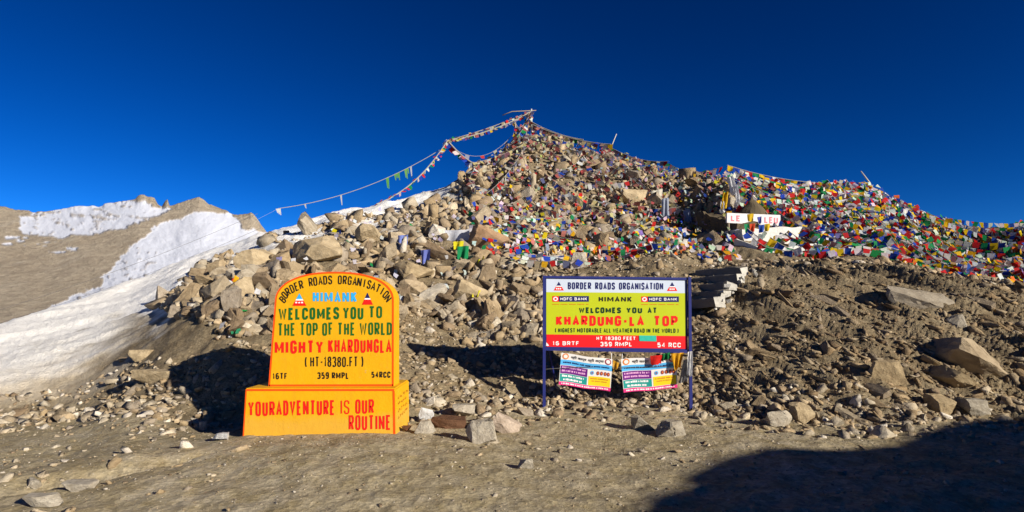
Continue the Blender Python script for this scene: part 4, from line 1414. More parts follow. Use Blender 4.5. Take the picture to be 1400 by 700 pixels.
cloth_piece('cloth', [(889, 486.5), (905, 485), (904, 498), (890, 499)], 8.77, (0.70, 0.02, 0.015), 'bright red cloth square pegged over the right hanging banner', 'cloth', 1, 0.012, seed=1)
cloth_piece('cloth', [(904, 484), (916, 481.5), (917, 490), (905, 493)], 8.78, (0.01, 0.16, 0.045), 'green cloth scrap bunched beside the red cloth', 'cloth', 2, 0.02, seed=2)
cloth_piece('cloth', [(917, 483.5), (935, 482), (929, 503), (922, 508)], 8.77, (0.72, 0.36, 0.015), 'yellow cloth hanging in folds next to the right billboard post', 'cloth', 2, 0.025, seed=3)
cloth_piece('scarf', [(940, 481), (947, 480), (946, 514), (938, 516)], 8.70, (0.72, 0.72, 0.72), 'white scarf knotted round the right billboard post', 'scarf', 2, 0.02, seed=4)
cloth_piece('scarf', [(934, 492), (941, 490), (940, 520), (927, 524)], 8.74, (0.36, 0.35, 0.33), 'thin grey netting hanging left of the right billboard post', 'netting', 3, 0.02, seed=5)
cloth_piece('cloth', [(838, 492), (846, 496), (845, 503), (839, 508)], 8.83, (0.70, 0.36, 0.03), 'small orange rag between the two hanging banners', 'cloth', 1, 0.015, seed=6)

# ------------------------------------------------------------------ prayer flags
FC = {'blue': (0.018, 0.065, 0.42), 'white': (0.74, 0.74, 0.72), 'red': (0.60, 0.022, 0.022), 'green': (0.012, 0.24, 0.075), 'yellow': (0.78, 0.50, 0.012)}
ORDER = ['blue', 'white', 'red', 'green', 'yellow']
FADED = [(0.52, 0.48, 0.40), (0.62, 0.60, 0.54), (0.50, 0.20, 0.16), (0.46, 0.40, 0.22), (0.30, 0.32, 0.40), (0.36, 0.27, 0.20), (0.22, 0.10, 0.13), (0.62, 0.52, 0.24), (0.40, 0.10, 0.09), (0.12, 0.13, 0.26)]
def flag_mesh(colname, k):
    rr = random.Random(k * 31 + ORDER.index(colname))
    n, m = 5, 5
    w, h = 0.22, 0.23
    mb = MB()
    vs, fs = [], []
    tw, cu = rr.uniform(-0.5, 0.5), rr.uniform(-1.2, 1.2)
    for j in range(m + 1):
        for i in range(n + 1):
            u, v = i / n - .5, j / m
            y = 0.05 * v * math.sin(u * 6.0 + k) + 0.09 * cu * v * v + tw * u * v * 0.22
            vs.append((u * w * (1 - 0.18 * v * rr.random()), y, -h * v * (1 - 0.12 * abs(cu) * v)))
    for j in range(m):
        for i in range(n):
            q_ = j * (n + 1) + i
            fs.append((q_, q_ + 1, q_ + n + 2, q_ + n + 1))
    c = FC[colname]
    kf = rr.uniform(0.8, 1.1)
    mb.add(vs, fs, 0, tuple(min(1, x * kf) for x in c))
    me = bpy.data.meshes.new('flag')
    me.from_pydata(mb.v, [], mb.f)
    me.materials.append(M['cloth'])
    at = me.color_attributes.new('col', 'FLOAT_COLOR', 'POINT')
    at.data.foreach_set('color', np.array([(*q2, 1.0) for q2 in mb.c], dtype=np.float32).ravel())
    me.polygons.foreach_set('use_smooth', [True] * len(fs))
    return me
FLAGS = {c: [flag_mesh(c, k) for k in range(5)] for c in ORDER}

def walk(pts, step):
    """points every STEP metres along a polyline, with the direction there"""
    out_, acc = [], 0.0
    nxt = step * 0.5
    for a, b in zip(pts[:-1], pts[1:]):
        L = (b - a).length
        if L < 1e-6: continue
        while nxt <= acc + L:
            t = (nxt - acc) / L
            out_.append((a.lerp(b, t), (b - a) / L))
            nxt += step
        acc += L
    return out_

def sagline(p0, p1, sag, n=18, ground=None):
    pts = []
    for i in range(n + 1):
        t = i / n
        p = p0.lerp(p1, t)
        p.z -= sag * 4 * t * (1 - t)
        if ground is not None:
            p.z = max(p.z, ztop(p.x, p.y) + ground)
        pts.append(p)
    return pts

def frame(t, swing, rr):
    """axes for a flag hung from a rope with direction t, swung by SWING about it"""
    t = t.normalized()
    side = t.cross(Vector((0, 0, 1)))
    if side.length < 1e-3: side = Vector((1, 0, 0))
    side.normalize()
    up = side.cross(t)
    s2 = side * math.cos(swing) + up * math.sin(swing)
    u2 = up * math.cos(swing) - side * math.sin(swing)
    return t, s2, u2

def flag_string(pts, label, group, step=0.25, swing=(0.0, 0.45), size=1.0, seed=0, rope=0.008, parts=True, palette=None, skip=0.0, own_group=True):
    rr = random.Random(seed)
    o_ = pts[0]
    mb = MB()
    mb.tube(pts, rope, 5, 0, (0.50, 0.47, 0.40))
    k0 = rr.randint(0, 4)
    todo = []
    for i, (p, t) in enumerate(walk(pts, step)):
        if rr.random() < skip: continue
        sw = rr.gauss(*swing)
        ax = frame(t + Vector((rr.gauss(0, .08), rr.gauss(0, .08), rr.gauss(0, .08))), sw, rr)
        todo.append((p, ax, ORDER[(i + k0) % 5], rr.randint(0, 4), size * rr.uniform(0.85, 1.12)))
    if parts:
        todo = todo[:98]
        s_ = mb.build('prayer_flag_string', [M['cloth']], None, loc=o_)
        for p, (t, sd, up), c, k, sz in todo:
            f = bpy.data.objects.new('flag', FLAGS[c][k])
            m4 = Matrix(((t.x * sz, sd.x * sz, up.x * sz, p.x - o_.x), (t.y * sz, sd.y * sz, up.y * sz, p.y - o_.y), (t.z * sz, sd.z * sz, up.z * sz, p.z - o_.z), (0, 0, 0, 1)))
            f.parent = s_
            f.matrix_basis = m4
            COL.objects.link(f)
    else:
        for p, (t, sd, up), c, k, sz in todo:
            w, h = 0.11 * sz, 0.22 * sz
            col = palette(rr) if palette else FC[c]
            bend = rr.uniform(-.6, .6)
            vs = [p - t * w, p + t * w, p + t * w * .92 - up * h * .5 + sd * h * .25 * bend, p - t * w * .92 - up * h * .5 + sd * h * .25 * bend,
                  p + t * w * rr.uniform(.6, 1) - up * h + sd * h * bend * .7, p - t * w * rr.uniform(.6, 1) - up * h + sd * h * bend * .7]
            mb.add(vs, [(0, 1, 2, 3), (3, 2, 4, 5)], 0, col)
        s_ = mb.build('prayer_flag_string', [M['cloth']], None, loc=o_)
    tag(s_, label, 'prayer flags', group)
    return s_
def faded(rr): 
    c = rr.choice(FADED) if rr.random() < 0.7 else FC[rr.choice(ORDER)]
    return tuple(x * rr.uniform(.8, 1.1) for x in c)
def mixed(rr):
    c = rr.choice(FADED) if rr.random() < 0.25 else FC[rr.choice(ORDER)]
    return tuple(x * rr.uniform(.8, 1.1) for x in c)

# masts and sticks
def stick(name, pts, r, mat, label, cat, taper=0.8, n=7):
    mb = MB()
    base = Vector(pts[0])
    mb.tube([Vector(p) for p in pts], [r * (1 - (1 - taper) * i / (len(pts) - 1)) for i in range(len(pts))], n)
    o = mb.build(name, [mat], None, True, loc=base)
    return tag(o, label, cat)
YS_ = 30.8
def down(px, py, Y, d=0.3):
    p = unp(px, py, Y); p.z = min(p.z, ztop(p.x, p.y)) - d
    return p
stick('mast', [down(727, 205, YS_), unp(726.5, 149, YS_)], 0.055, M['metal_pole'], 'tall straight grey mast on the summit of the rock heap', 'mast')
stick('mast', [down(707, 212, YS_ - .3), unp(706, 190, YS_ - .3), unp(704, 165, YS_ - .3)], 0.05, M['wood'], 'shorter flag wrapped mast left of the tall grey mast', 'mast')
stick('crossbar', [unp(687, 157.5, YS_), unp(700, 152.5, YS_), unp(733, 151, YS_)], 0.028, M['wood'], 'thin crossbar tied to the top of the tall mast', 'crossbar')
stick('stick', [down(834, 220, 28.2), unp(834.5, 205, 28.2), unp(838, 195, 28.2), unp(843, 183, 28.2)], 0.040, M['rope'], 'pale bent stick standing on the skyline right of the summit', 'stick', 0.4)
stick('stick', [down(1200, 272, 22.6), unp(1189, 250, 22.6), unp(1177, 234, 22.6)], 0.042, M['rope'], 'pale stick leaning left above the right hand flag slope', 'stick', 0.5)
stick('post', [down(918, 250, 26.0), unp(918, 232, 26.0)], 0.05, M['wood'], 'short wooden post on the skyline at the saddle', 'post')
stick('post', [down(652, 248, 27.8), unp(649, 233, 27.8)], 0.07, M['wood'], 'short dark post at the left end of the summit flags', 'post')

# strings in the air left of the summit
J = unp(612, 192, 29.5)
TOP = unp(727, 152, YS_)
flag_string(sagline(TOP, J, 0.25), 'thick bundle of faded flags from the tall mast down to the knot', None, 0.07, (0, 1.4), 0.75, 1, 0.035, False, faded)
flag_string(sagline(TOP + Vector((0, .1, .05)), J, 0.10), 'second taut flag string alongside the thick bundle at the mast', None, 0.16, (0, .9), 0.7, 2, 0.02, False, faded)
flag_string(sagline(J, hit(515, 281) + Vector((0, 0, .05)), 0.5), 'flag string from the knot down to the snowy crest', None, 0.15, (0, 1.0), 0.85, 3, 0.025, False, mixed)
flag_string(sagline(J, unp(652, 226, 29.0), 0.15, 10), 'short heavy flag string hanging right of the knot', None, 0.12, (0, .7), 1.25, 4, 0.04, False, mixed)
flag_string(sagline(unp(655, 226, 29.0), unp(704, 205, YS_ - .3), 0.75, 14), 'slack string of white and faded flags between post and short mast', None, 0.30, (0, .5), 1.4, 5, 0.012, False, lambda rr: rr.choice([(.7, .7, .7), (.7, .7, .72), (.3, .25, .3), (.5, .1, .1), (.5, .5, .6)]))
flag_string(sagline(unp(612, 196, 29.5), unp(700, 185, YS_), 0.9, 12), 'thin drooping string with a few red flags under the bundle', None, 0.8, (0, .5), 1.0, 6, 0.010, False, lambda rr: rr.choice([(.55, .05, .05), (.4, .38, .3), (.3, .3, .4)]), 0.3)
e_ = unp(381, 285, 26.5)
rope_pts = sagline(unp(614, 197, 29.5), e_, 0.55, 22)
s_ = flag_string(rope_pts, 'long nearly bare rope slanting down left across the sky', None, 60, (0, .3), 1.0, 7, 0.016, False)
for t_, n_, c_, L in ((0.32, 4, (0.16, 0.42, 0.10), .42), (0.265, 3, (.2, .45, .12), .5), (0.385, 2, (.14, .42, .1), .6), (0.245, 1, (.6, .6, .6), .7), (0.66, 1, (.6, .6, .6), .9), (0.86, 1, (.6, .6, .6), .25), (0.995, 3, (.75, .75, .75), .35)):
    for k in range(n_):
        p = rope_pts[0].lerp(rope_pts[-1], t_ + 0.008 * k); i_ = min(int((t_ + 0.008 * k) * 22), 21)
        f_ = (t_ + 0.008 * k) * 22 - i_
        p = rope_pts[i_].lerp(rope_pts[i_ + 1], f_)
        ln = L * random.uniform(.5, 1)
        w = 0.045
        mb = MB()
        mb.add([p + Vector((-w, 0, 0)), p + Vector((w, 0, 0)), p + Vector((w * .6 + .05, .03, -ln)), p + Vector((-w * .3 + .05, .03, -ln))], [(0, 1, 2, 3)], 0, c_)
        mb.build('streamer', [M['cloth']], s_, loc=None).location = -rope_pts[0]
mb = MB(); mb.tube([e_, unp(352, 300, 26.5), hit(318, 345)], 0.003, 4)
tag(mb.build('guy_line', [M['rope']], None, loc=e_), 'hair thin line carrying the bare rope on to the snowy crest', 'line')

rrm = random.Random(77)
for k in range(9):
    xa, ya = rrm.choice(((726.5, 152), (704, 167), (705, 180), (726.5, 170)))
    xb, yb = rrm.choice(((704, 172), (727, 190), (690, 206), (712, 205), (742, 206), (698, 196)))
    if abs(xa - xb) + abs(ya - yb) < 12: yb += 22
    flag_string(sagline(unp(xa, ya, YS_ - rrm.uniform(0, .4)), unp(xb, yb + rrm.uniform(-3, 3), YS_ - rrm.uniform(.1, .6)), rrm.uniform(.05, .4), 10), 'short tangled flag string knotted round the two summit masts', 'tangled flag strings round the summit masts', step=.16, swing=(0, 1.1), size=.8, seed=400 + k, rope=.012, parts=False, palette=faded)
# strings over the summit and the ridge
def ridge_string(pxa, sa, la, pxb, sb, lb, sag, label, group, **kw):
    a, b = on_hill(pxa, sa, la), on_hill(pxb, sb, lb)
    return flag_string(sagline(a, b, sag, 26, kw.pop('ground', 0.34 if pxa < 1000 else 0.14)), label, group, **kw)
ridge_string(727, 5.98, 1.25, 800, 5.97, .85, 0.15, 'faded string from the tall mast down the right shoulder', None, step=.13, swing=(0, .6), size=1.1, seed=21, parts=False, palette=faded, rope=.02)
ridge_string(729, 5.95, .95, 838, 5.95, .75, 0.2, 'second faded string under it from mast to bent stick', None, step=.13, swing=(0, .6), size=1.1, seed=22, parts=False, palette=faded, rope=.02)
ridge_string(836, 5.97, .7, 918, 5.98, .75, 0.25, 'dark string from the bent stick to the saddle post', None, step=.16, swing=(0, .5), size=1.0, seed=23, parts=False, palette=lambda rr: tuple(x * .5 for x in faded(rr)))
ridge_string(918, 5.98, .65, 992, 5.97, .55, 0.3, 'string from the saddle post to the white draped cairn', None, step=.2, swing=(0, .5), size=1.1, seed=24, parts=False, palette=mixed)
ridge_string(727, 5.98, 1.6, 690, 5.9, .5, 0.2, 'short string from the tall mast to the rocks on its left', None, step=.15, swing=(0, .8), size=1.0, seed=25, parts=False, palette=faded)
rr0 = random.Random(5)
for i in range(26):
    pa = rr0.uniform(655, 900); sa = rr0.uniform(5.1, 5.9)
    pb = pa + rr0.choice((-1, 1)) * rr0.uniform(50, 130); sb = sa + rr0.uniform(-.6, .3)
    pb = min(max(pb, 640), 960); sb = min(max(sb, 4.7), 5.92)
    w_ = 'left' if (pa + pb) / 2 < 740 else 'right'
    lv = 'upper' if (sa + sb) / 2 > 5.45 else 'lower'
    ridge_string(pa, sa, .5, pb, sb, .5, .2, f'weathered flag string lying over the {lv} rocks {w_} of the tall mast', f'weathered flag strings over the summit rocks, {lv} {w_}', step=.17, swing=(0, .9), size=1.0, seed=40 + i, parts=False, palette=(lambda rr: tuple(x * .8 for x in (rr.choice(FADED) if rr.random() < .86 else FC[rr.choice(['blue', 'red', 'white', 'white'])]))))
for i in range(14):
    pa = rr0.uniform(600, 880); sa = rr0.uniform(4.2, 5.0)
    pb = pa + rr0.uniform(50, 120); sb = sa + rr0.uniform(-.25, .25)
    w_ = 'above the marker' if (pa + pb) / 2 < 740 else 'above the billboard'
    ridge_string(pa, sa, .3, pb, min(sb, 5.0), .3, .3, f'colourful flag string draped low over rocks {w_}', f'flag strings draped over rocks {w_}', step=.18, swing=(0, .9), size=.78, seed=80 + i, parts=False, palette=mixed)

# the flag covered slope on the right: these hang near enough to show each flag
ridge_string(1000, 5.97, .65, 1189, 5.98, .45, .28, 'taut flag string along the skyline from the white cairn to the leaning stick', None, step=.26, swing=(0, .35), size=1.1, seed=101, rope=.014)
ridge_string(1189, 5.98, .5, 1300, 5.95, .35, .2, 'flag string down the skyline right of the leaning stick', None, step=.24, swing=(0, .5), size=1.1, seed=102, rope=.014)
ridge_string(1296, 5.95, .35, 1400, 5.9, .35, .25, 'flag string along the skyline at the far right', None, step=.24, swing=(0, .5), size=1.1, seed=103, rope=.014)
rr1 = random.Random(9)
LV = ('top', 'upper', 'middle', 'lower', 'bottom')
lv_n = {}
for i in range(40):
    if i < 26:
        pa = rr1.uniform(1005, 1230); sa = rr1.uniform(5.35, 5.95)
        pb = pa + rr1.uniform(70, 210); sb = max(5.02, sa - rr1.uniform(.1, .8))
    else:
        pa = rr1.uniform(1020, 1380); sa = rr1.uniform(5.0, 5.5)
        pb = pa + rr1.uniform(60, 150); sb = max(4.97, sa + rr1.uniform(-.25, .1))
    pb = min(pb, 1460)
    mx = (pa + pb) / 2; ms = (sa + sb) / 2
    w_ = 'nearest the white signboard' if mx < 1120 else 'below the leaning stick' if mx < 1235 else 'towards the right edge'
    l_ = 'upper' if ms > 5.5 else 'middle' if ms > 5.22 else 'lower'
    ridge_string(pa, sa, .45, pb, sb, .35, .35, f'bright flag string across the {l_} flag slope, {w_}', f'bright flag strings on the {l_} flag slope, {w_}', step=.225, swing=(0.15, .5), size=0.92, seed=200 + i, rope=.010)

# tangled flags nobody could count
def proj(p):
    d = CP * p[1] + SP * (p[2] - EYE)
    return 700 + FPX * p[0] / d, 350 - FPX * (CP * (p[2] - EYE) - SP * p[1]) / d
def bare(p, rr):
    """the whitewashed masonry shows through the flags"""
    x, y = proj(p)
    return 1002 < x < 1116 and 285 + (x - 1002) * .10 < y < 362 and rr.random() < .85
TV, TF, TC = [], [], []
def loose(n, pxr, sr, pal, size, lift, seed, keep=None):
    rr = random.Random(seed)
    for _ in range(n):
        px, s = rr.uniform(*pxr), rr.uniform(*sr)
        if keep and not keep(px, s): continue
        p = on_hill(px, s, rr.uniform(*lift))
        if bare(p, rr): continue
        th = rr.uniform(0, 6.28); tilt = rr.uniform(-.2, 1.35)
        nrm = Vector((0.40 + rr.gauss(0, .38), -0.80 + rr.gauss(0, .25), 0.30 + rr.gauss(0, .38))).normalized()
        t = Vector((math.cos(th), math.sin(th) * .5, rr.gauss(0, .3))); t = (t - nrm * t.dot(nrm)).normalized()
        d = nrm.cross(t).normalized()
        if d.z > 0: d = -d
        w, h = size * rr.uniform(.6, 1.1) * .5, size * rr.uniform(.6, 1.15)
        b = rr.uniform(-.5, .5) * h
        o = len(TV)
        TV.extend([p - t * w, p + t * w, p + t * w * .9 + d * h * .5 + nrm * b * .5, p - t * w * .9 + d * h * .5 + nrm * b * .4, p + t * w * rr.uniform(.5, 1) + d * h + nrm * b * rr.uniform(-.6, 1), p - t * w * rr.uniform(.5, 1) + d * h + nrm * b * rr.uniform(-.6, 1)])
        TF.extend([(o, o + 1, o + 2, o + 3), (o + 3, o + 2, o + 4, o + 5)])
        c = pal(rr)
        TC.extend([c] * 6)
def bright(rr):
    u = rr.random()
    c = FC['yellow'] if u < .19 else FC['red'] if u < .34 else FC['green'] if u < .48 else FC['blue'] if u < .61 else FC['white'] if u < .90 else (.70, .16, .02) if u < .95 else (.30, .22, .55)
    return tuple(min(1, x * rr.uniform(.75, 1.1)) for x in c)
def summit_pal(rr):
    return tuple(x * rr.uniform(.55, 1) for x in rr.choice(FADED)) if rr.random() < .9 else tuple(x * .55 for x in bright(rr))
loose(900, (1000, 1470), (4.97, 6.02), bright, .19, (.05, .45), 1)
def loose_strings(n, pxr, sr, dpx, ds, size, seed, white=0.24):
    """tangled strings lying over the slope, each with its flags in the usual order of colours"""
    rr = random.Random(seed)
    for _ in range(n):
        pa, sa = rr.uniform(*pxr), rr.uniform(*sr)
        pb, sb = pa + rr.uniform(*dpx), sa + rr.uniform(*ds)
        sb = min(max(sb, sr[0]), sr[1])
        pts = sagline(on_hill(pa, sa, .35), on_hill(pb, sb, .35), rr.uniform(.1, .4), 14, rr.uniform(.12, .30))
        k0 = rr.randint(0, 4)
        for i, (p, t) in enumerate(walk(pts, size * 1.12)):
            if rr.random() < .06 or bare(p, rr): continue
            t = (t + Vector((rr.gauss(0, .06), rr.gauss(0, .06), rr.gauss(0, .06)))).normalized()
            side = t.cross(Vector((0, 0, 1))).normalized()
            if side.y > 0: side = -side
            up = side.cross(t).normalized()
            if up.z < 0: up = -up
            sw = rr.gauss(.25, .26)
            d = (-up * math.cos(sw) + side * math.sin(sw)).normalized()
            nrm = t.cross(d).normalized()
            w, h = size * rr.uniform(.80, 1.05) * .5, size * rr.uniform(.85, 1.15)
            b = rr.uniform(-.45, .45) * h
            o = len(TV)
            TV.extend([p - t * w, p + t * w, p + t * w * .95 + d * h * .5 + nrm * b * .4, p - t * w * .95 + d * h * .5 + nrm * b * .5, p + t * w * rr.uniform(.7, 1.05) + d * h * rr.uniform(.9, 1) + nrm * b * rr.uniform(-.3, 1), p - t * w * rr.uniform(.7, 1.05) + d * h * rr.uniform(.9, 1) + nrm * b * rr.uniform(-.3, 1)])
            TF.extend([(o, o + 1, o + 2, o + 3), (o + 3, o + 2, o + 4, o + 5)])
            c = FC['white'] if rr.random() < white else rr.choice(FADED) if rr.random() < .12 else FC[ORDER[(i + k0) % 5]]
            c = tuple(min(1, x * rr.uniform(.8, 1.1)) for x in c)
            TC.extend([c] * 6)
loose_strings(230, (1000, 1330), (5.0, 5.98), (60, 190), (-.55, .1), .185, 31)
loose_strings(90, (1080, 1430), (4.97, 5.5), (40, 130), (-.25, .15), .19, 32)
loose_strings(24, (1290, 1440), (5.2, 5.98), (30, 110), (-.4, .1), .22, 33)
loose(500, (1230, 1470), (4.75, 5.1), bright, .19, (.03, .2), 8)
loose(1050, (655, 1000), (5.0, 6.02), summit_pal, .14, (.12, .55), 2)
loose(700, (640, 960), (4.35, 5.3), lambda rr: bright(rr) if rr.random() < .55 else faded(rr), .16, (.08, .42), 3)
loose(350, (900, 1010), (4.4, 6.0), lambda rr: tuple(x * .8 for x in bright(rr)), .20, (.05, .35), 4)
loose(130, (450, 660), (3.6, 5.4), lambda rr: bright(rr) if rr.random() < .22 else tuple(x * rr.uniform(.7, 1) for x in (.62, .62, .65)), .13, (.08, .24), 5)
loose(26, (300, 430), (3.1, 4.5), lambda rr: (.62, .62, .64) if rr.random() < .7 else bright(rr), .14, (.08, .25), 6)
o = np_mesh('tangled_flags', np.array([v[:] for v in TV]), np.array(TF), M['cloth'], np.array(TC))
tag(o, 'tangled mass of loose prayer flags covering the summit and right slope', 'prayer flags', None, 'stuff')

# ------------------------------------------------------------------ shrine bits on the right: signboard, whitewash, mud dome, cairn, steps
sg0, sg1 = unp(994, 291, 17.3), unp(1067, 294, 18.0)
sg2, sg3 = unp(1067, 309, 18.0), unp(994, 304.5, 17.3)
so = (sg0 + sg1 + sg2 + sg3) / 4
M['old_board'] = plain('weathered_white_board', (0.56, 0.54, 0.54), 0.8, 0.22, 6, 0.3)
sb_ = empty('signboard', Vector((so.x, so.y, sg3.z)), 'long white board with faded red lettering among the flags', 'signboard')
sl_o = sb_.location.copy()
mb = MB()
nrm = (sg1 - sg0).cross(Vector((0, 0, 1))).normalized()
if nrm.y > 0: nrm = -nrm
fr4 = [sg0, sg1, sg2, sg3]
mb.add([p - sl_o for p in fr4] + [p - sl_o - nrm * 0.06 for p in fr4], [(3, 2, 1, 0), (4, 5, 6, 7), (0, 1, 5, 4), (1, 2, 6, 5), (2, 3, 7, 6), (3, 0, 4, 7)])
bo = mb.build('board', [M['old_board']], sb_)
def sgf(u, v): 
    p = (sg0 * (1 - u) + sg1 * u) * (1 - v) + (sg3 * (1 - u) + sg2 * u) * v
    return p - sl_o + nrm * 0.006
sgu = lambda x, y: sgf(x / 4.6, y)
mb = MB()
M['faded_red'] = plain('faded_red_paint', (0.50, 0.13, 0.16), 0.6, 0.3)
put_text(mb, 'LE', (.07 * 4.6, .22, .24 * 4.6, .80), sgu, 0, .19)
put_text(mb, 'LEU', (.69 * 4.6, .22, .95 * 4.6, .80), sgu, 0, .19)
mb.build('lettering', [M['faded_red']], bo)
for u in (.04, .5, .96):
    mb = MB()
    a = sgf(u, 1.0) - nrm * .04; w = a + sl_o
    mb.tube([a + Vector((0, 0, .1)), Vector((a.x, a.y, ztop(w.x, w.y) - sl_o.z - .1))], .03, 6)
    mb.build('post', [M['wood']], sb_)

def slab(name, corners, Y0, Y1, thick, mat, label, cat, rough=.04, seed=0, n=16, m=6):
    """a rough masonry block: its front face from picture corners TL TR BR BL (left end at depth Y0, right end at Y1), THICK deep"""
    TLp, TRp = unp(*corners[0], Y0), unp(*corners[1], Y1)
    BRp, BLp = unp(*corners[2], Y1), unp(*corners[3], Y0)
    dirn = (TRp - TLp); back = Vector((-dirn.y, dirn.x, 0)).normalized()
    if back.y < 0: back = -back
    prof = [(0.0, 0.0), (1.0, 0.0), (1.0, 1.0), (0.0, 1.0)]
    vs, fs = [], []
    for i in range(n + 1):
        u = i / n
        t_, b_ = TLp.lerp(TRp, u), BLp.lerp(BRp, u)
        b_ = Vector((b_.x, b_.y, min(b_.z, ztop(b_.x, b_.y)) - .05))
        row = []
        for j in range(m + 1): row.append(b_.lerp(t_, j / m))
        for j in range(1, m + 1): row.append(t_ + back * thick * j / m)
        for p in row:
            off = rough * Vector((mnoise.noise(p * 2.3 + Vector((seed, 0, 0))), mnoise.noise(p * 2.1 + Vector((0, seed + 9, 0))), mnoise.noise(p * 2.7 + Vector((0, 5, seed)))))
            vs.append(p + off + rough * .5 * Vector((0, 0, mnoise.noise(p * 7))))
    k = 2 * m + 1
    for i in range(n):
        for j in range(k - 1):
            a = i * k + j
            fs.append((a, a + k, a + k + 1, a + 1))
    for i, rev in ((0, False), (n, True)):
        base = [i * k + j for j in range(k)]
        # close the ends down to the back foot
        vs.append(Vector(vs[base[-1]]) - Vector((0, 0, (vs[base[-1]] - vs[base[0]]).z)))
        loop = base + [len(vs) - 1]
        fs.append(tuple(loop if not rev else loop[::-1]))
    mb = MB(); mb.add(vs, fs, 0)
    c0 = (BLp + BRp) / 2
    o = mb.build(name, [mat], None, False, loc=c0)
    return tag(o, label, cat)
slab('whitewashed_wall', [(1012, 312), (1098, 310), (1102, 336), (1020, 337)], 16.9, 17.6, 1.0, M['whitewash'], 'whitewashed stone plinth under the white signboard', 'plinth', .07, 1)
slab('whitewashed_wall', [(1040, 341), (1118, 333), (1120, 361), (1052, 359)], 15.9, 16.3, .6, M['whitewash'], 'lower whitewashed wall in front of the plinth', 'wall', .06, 2)
slab('whitewashed_wall', [(1003, 326), (1060, 347), (1062, 357), (1003, 338)], 16.6, 15.7, .3, M['whitewash'], 'whitewashed kerb slanting down from the dark hollow to the lower wall', 'kerb', .05, 3)
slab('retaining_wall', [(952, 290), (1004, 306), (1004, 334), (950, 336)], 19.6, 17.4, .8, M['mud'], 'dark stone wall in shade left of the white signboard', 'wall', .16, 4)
# mud dome shrine
mb = MB()
c0 = unp(1030, 292, 18.6); rx_, rz_ = 19 / FPX * 18.6, 24 / FPX * 18.6
vs, fs = [], []
nu, nv = 18, 7
for j in range(nv + 1):
    for i in range(nu):
        an, v = 2 * math.pi * i / nu, j / nv
        rad = (1 - v) ** 0.75 * rx_ + 0.02
        p = Vector((c0.x + rad * math.cos(an) * 1.15, c0.y + rad * math.sin(an) * .9, c0.z - .1 + rz_ * v * (1 + .1 * math.sin(an))))
        p += Vector((mnoise.noise(p * 3), mnoise.noise(p * 3.3), mnoise.noise(p * 2.7))) * .06
        vs.append(p)
for j in range(nv):
    for i in range(nu):
        a, b = j * nu + i, j * nu + (i + 1) % nu
        fs.append((a, b, b + nu, a + nu))
fs.append(tuple(nv * nu + i for i in range(nu)))
mb.add(vs, fs, 0)
tag(mb.build('shrine_mound', [M['mud']], None, False, loc=c0), 'dark brown mud mound behind the white signboard', 'shrine')
# white draped cairn left of it
cairn = empty('cairn', unp(998, 286, 19.5), 'stone cairn draped with white scarves beside the signboard', 'cairn')
co = cairn.location
mb = MB()
rr2 = random.Random(3)
for k in range(9):
    zc = k * .11
    v, f = LOW2[k % len(LOW2)]
    s_ = .34 - .024 * k
    m3 = np.array(Euler((rr2.gauss(0, .2), rr2.gauss(0, .2), rr2.uniform(0, 6))).to_matrix())
    w = (v * np.array((s_, s_ * .9, s_ * .55))) @ m3.T + np.array((rr2.gauss(0, .04), rr2.gauss(0, .04), zc - .1))
    mb.add([Vector(q_) for q_ in w], [tuple(int(z) for z in q_) for q_ in f], 0, (.33, .26, .17))
mb.build('stones', [M['rubble']], cairn)
def scarf_part(parent, org, corners, YY, col, seed):
    rr = random.Random(seed)
    P = [unp(x, y, YY) - org for x, y in corners]
    mb = MB(); vs, fs = [], []
    n, m = 6, 8
    for j in range(m + 1):
        for i in range(n + 1):
            u, v = i / n, j / m
            p = (P[0] * (1 - u) + P[1] * u) * (1 - v) + (P[3] * (1 - u) + P[2] * u) * v
            vs.append(p + Vector((rr.gauss(0, .01), .05 * math.sin(u * 9 + v * 2 + seed), rr.gauss(0, .012))))
    for j in range(m):
        for i in range(n):
            k = j * (n + 1) + i
            fs.append((k + n + 1, k + n + 2, k + 1, k))
    mb.add(vs, fs, 0, col)
    return mb.build('scarf', [M['cloth']], parent, True)
scarf_part(cairn, co, [(994, 243), (1001, 240), (1010, 262), (1001, 268)], 19.0, (.76, .76, .77), 1)
scarf_part(cairn, co, [(1004, 254), (1009, 252), (1012, 282), (1006, 283)], 18.9, (.74, .74, .76), 2)
scarf_part(cairn, co, [(988, 264), (995, 262), (994, 284), (986, 287)], 19.0, (.70, .42, .012), 3)
scarf_part(cairn, co, [(985, 276), (990, 275), (992, 290), (984, 292)], 19.0, (.72, .72, .72), 4)
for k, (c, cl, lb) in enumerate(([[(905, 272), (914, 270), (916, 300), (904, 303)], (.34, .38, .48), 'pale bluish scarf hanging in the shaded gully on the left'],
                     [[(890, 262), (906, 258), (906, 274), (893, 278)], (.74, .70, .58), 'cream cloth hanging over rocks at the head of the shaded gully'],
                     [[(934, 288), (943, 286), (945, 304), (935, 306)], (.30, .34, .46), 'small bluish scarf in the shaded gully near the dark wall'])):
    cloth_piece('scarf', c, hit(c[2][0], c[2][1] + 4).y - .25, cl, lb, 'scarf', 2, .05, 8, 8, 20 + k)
for k, (c, cl, lb) in enumerate(([[(640, 226), (644, 226), (644, 247), (640, 247)], (.72, .74, .80), 'narrow white scarf hanging left of the dark post'],
                     [[(654, 222), (659, 221), (663, 236), (658, 237)], (.72, .74, .78), 'white scarf hanging right of the dark post'],
                     [[(647, 244), (654, 242), (656, 252), (646, 253)], (.75, .10, .015), 'orange red cloth at the foot of the dark post'])):
    cloth_piece('scarf', c, 27.2, cl, lb, 'scarf', 1, .05, 6, 8, 40 + k)
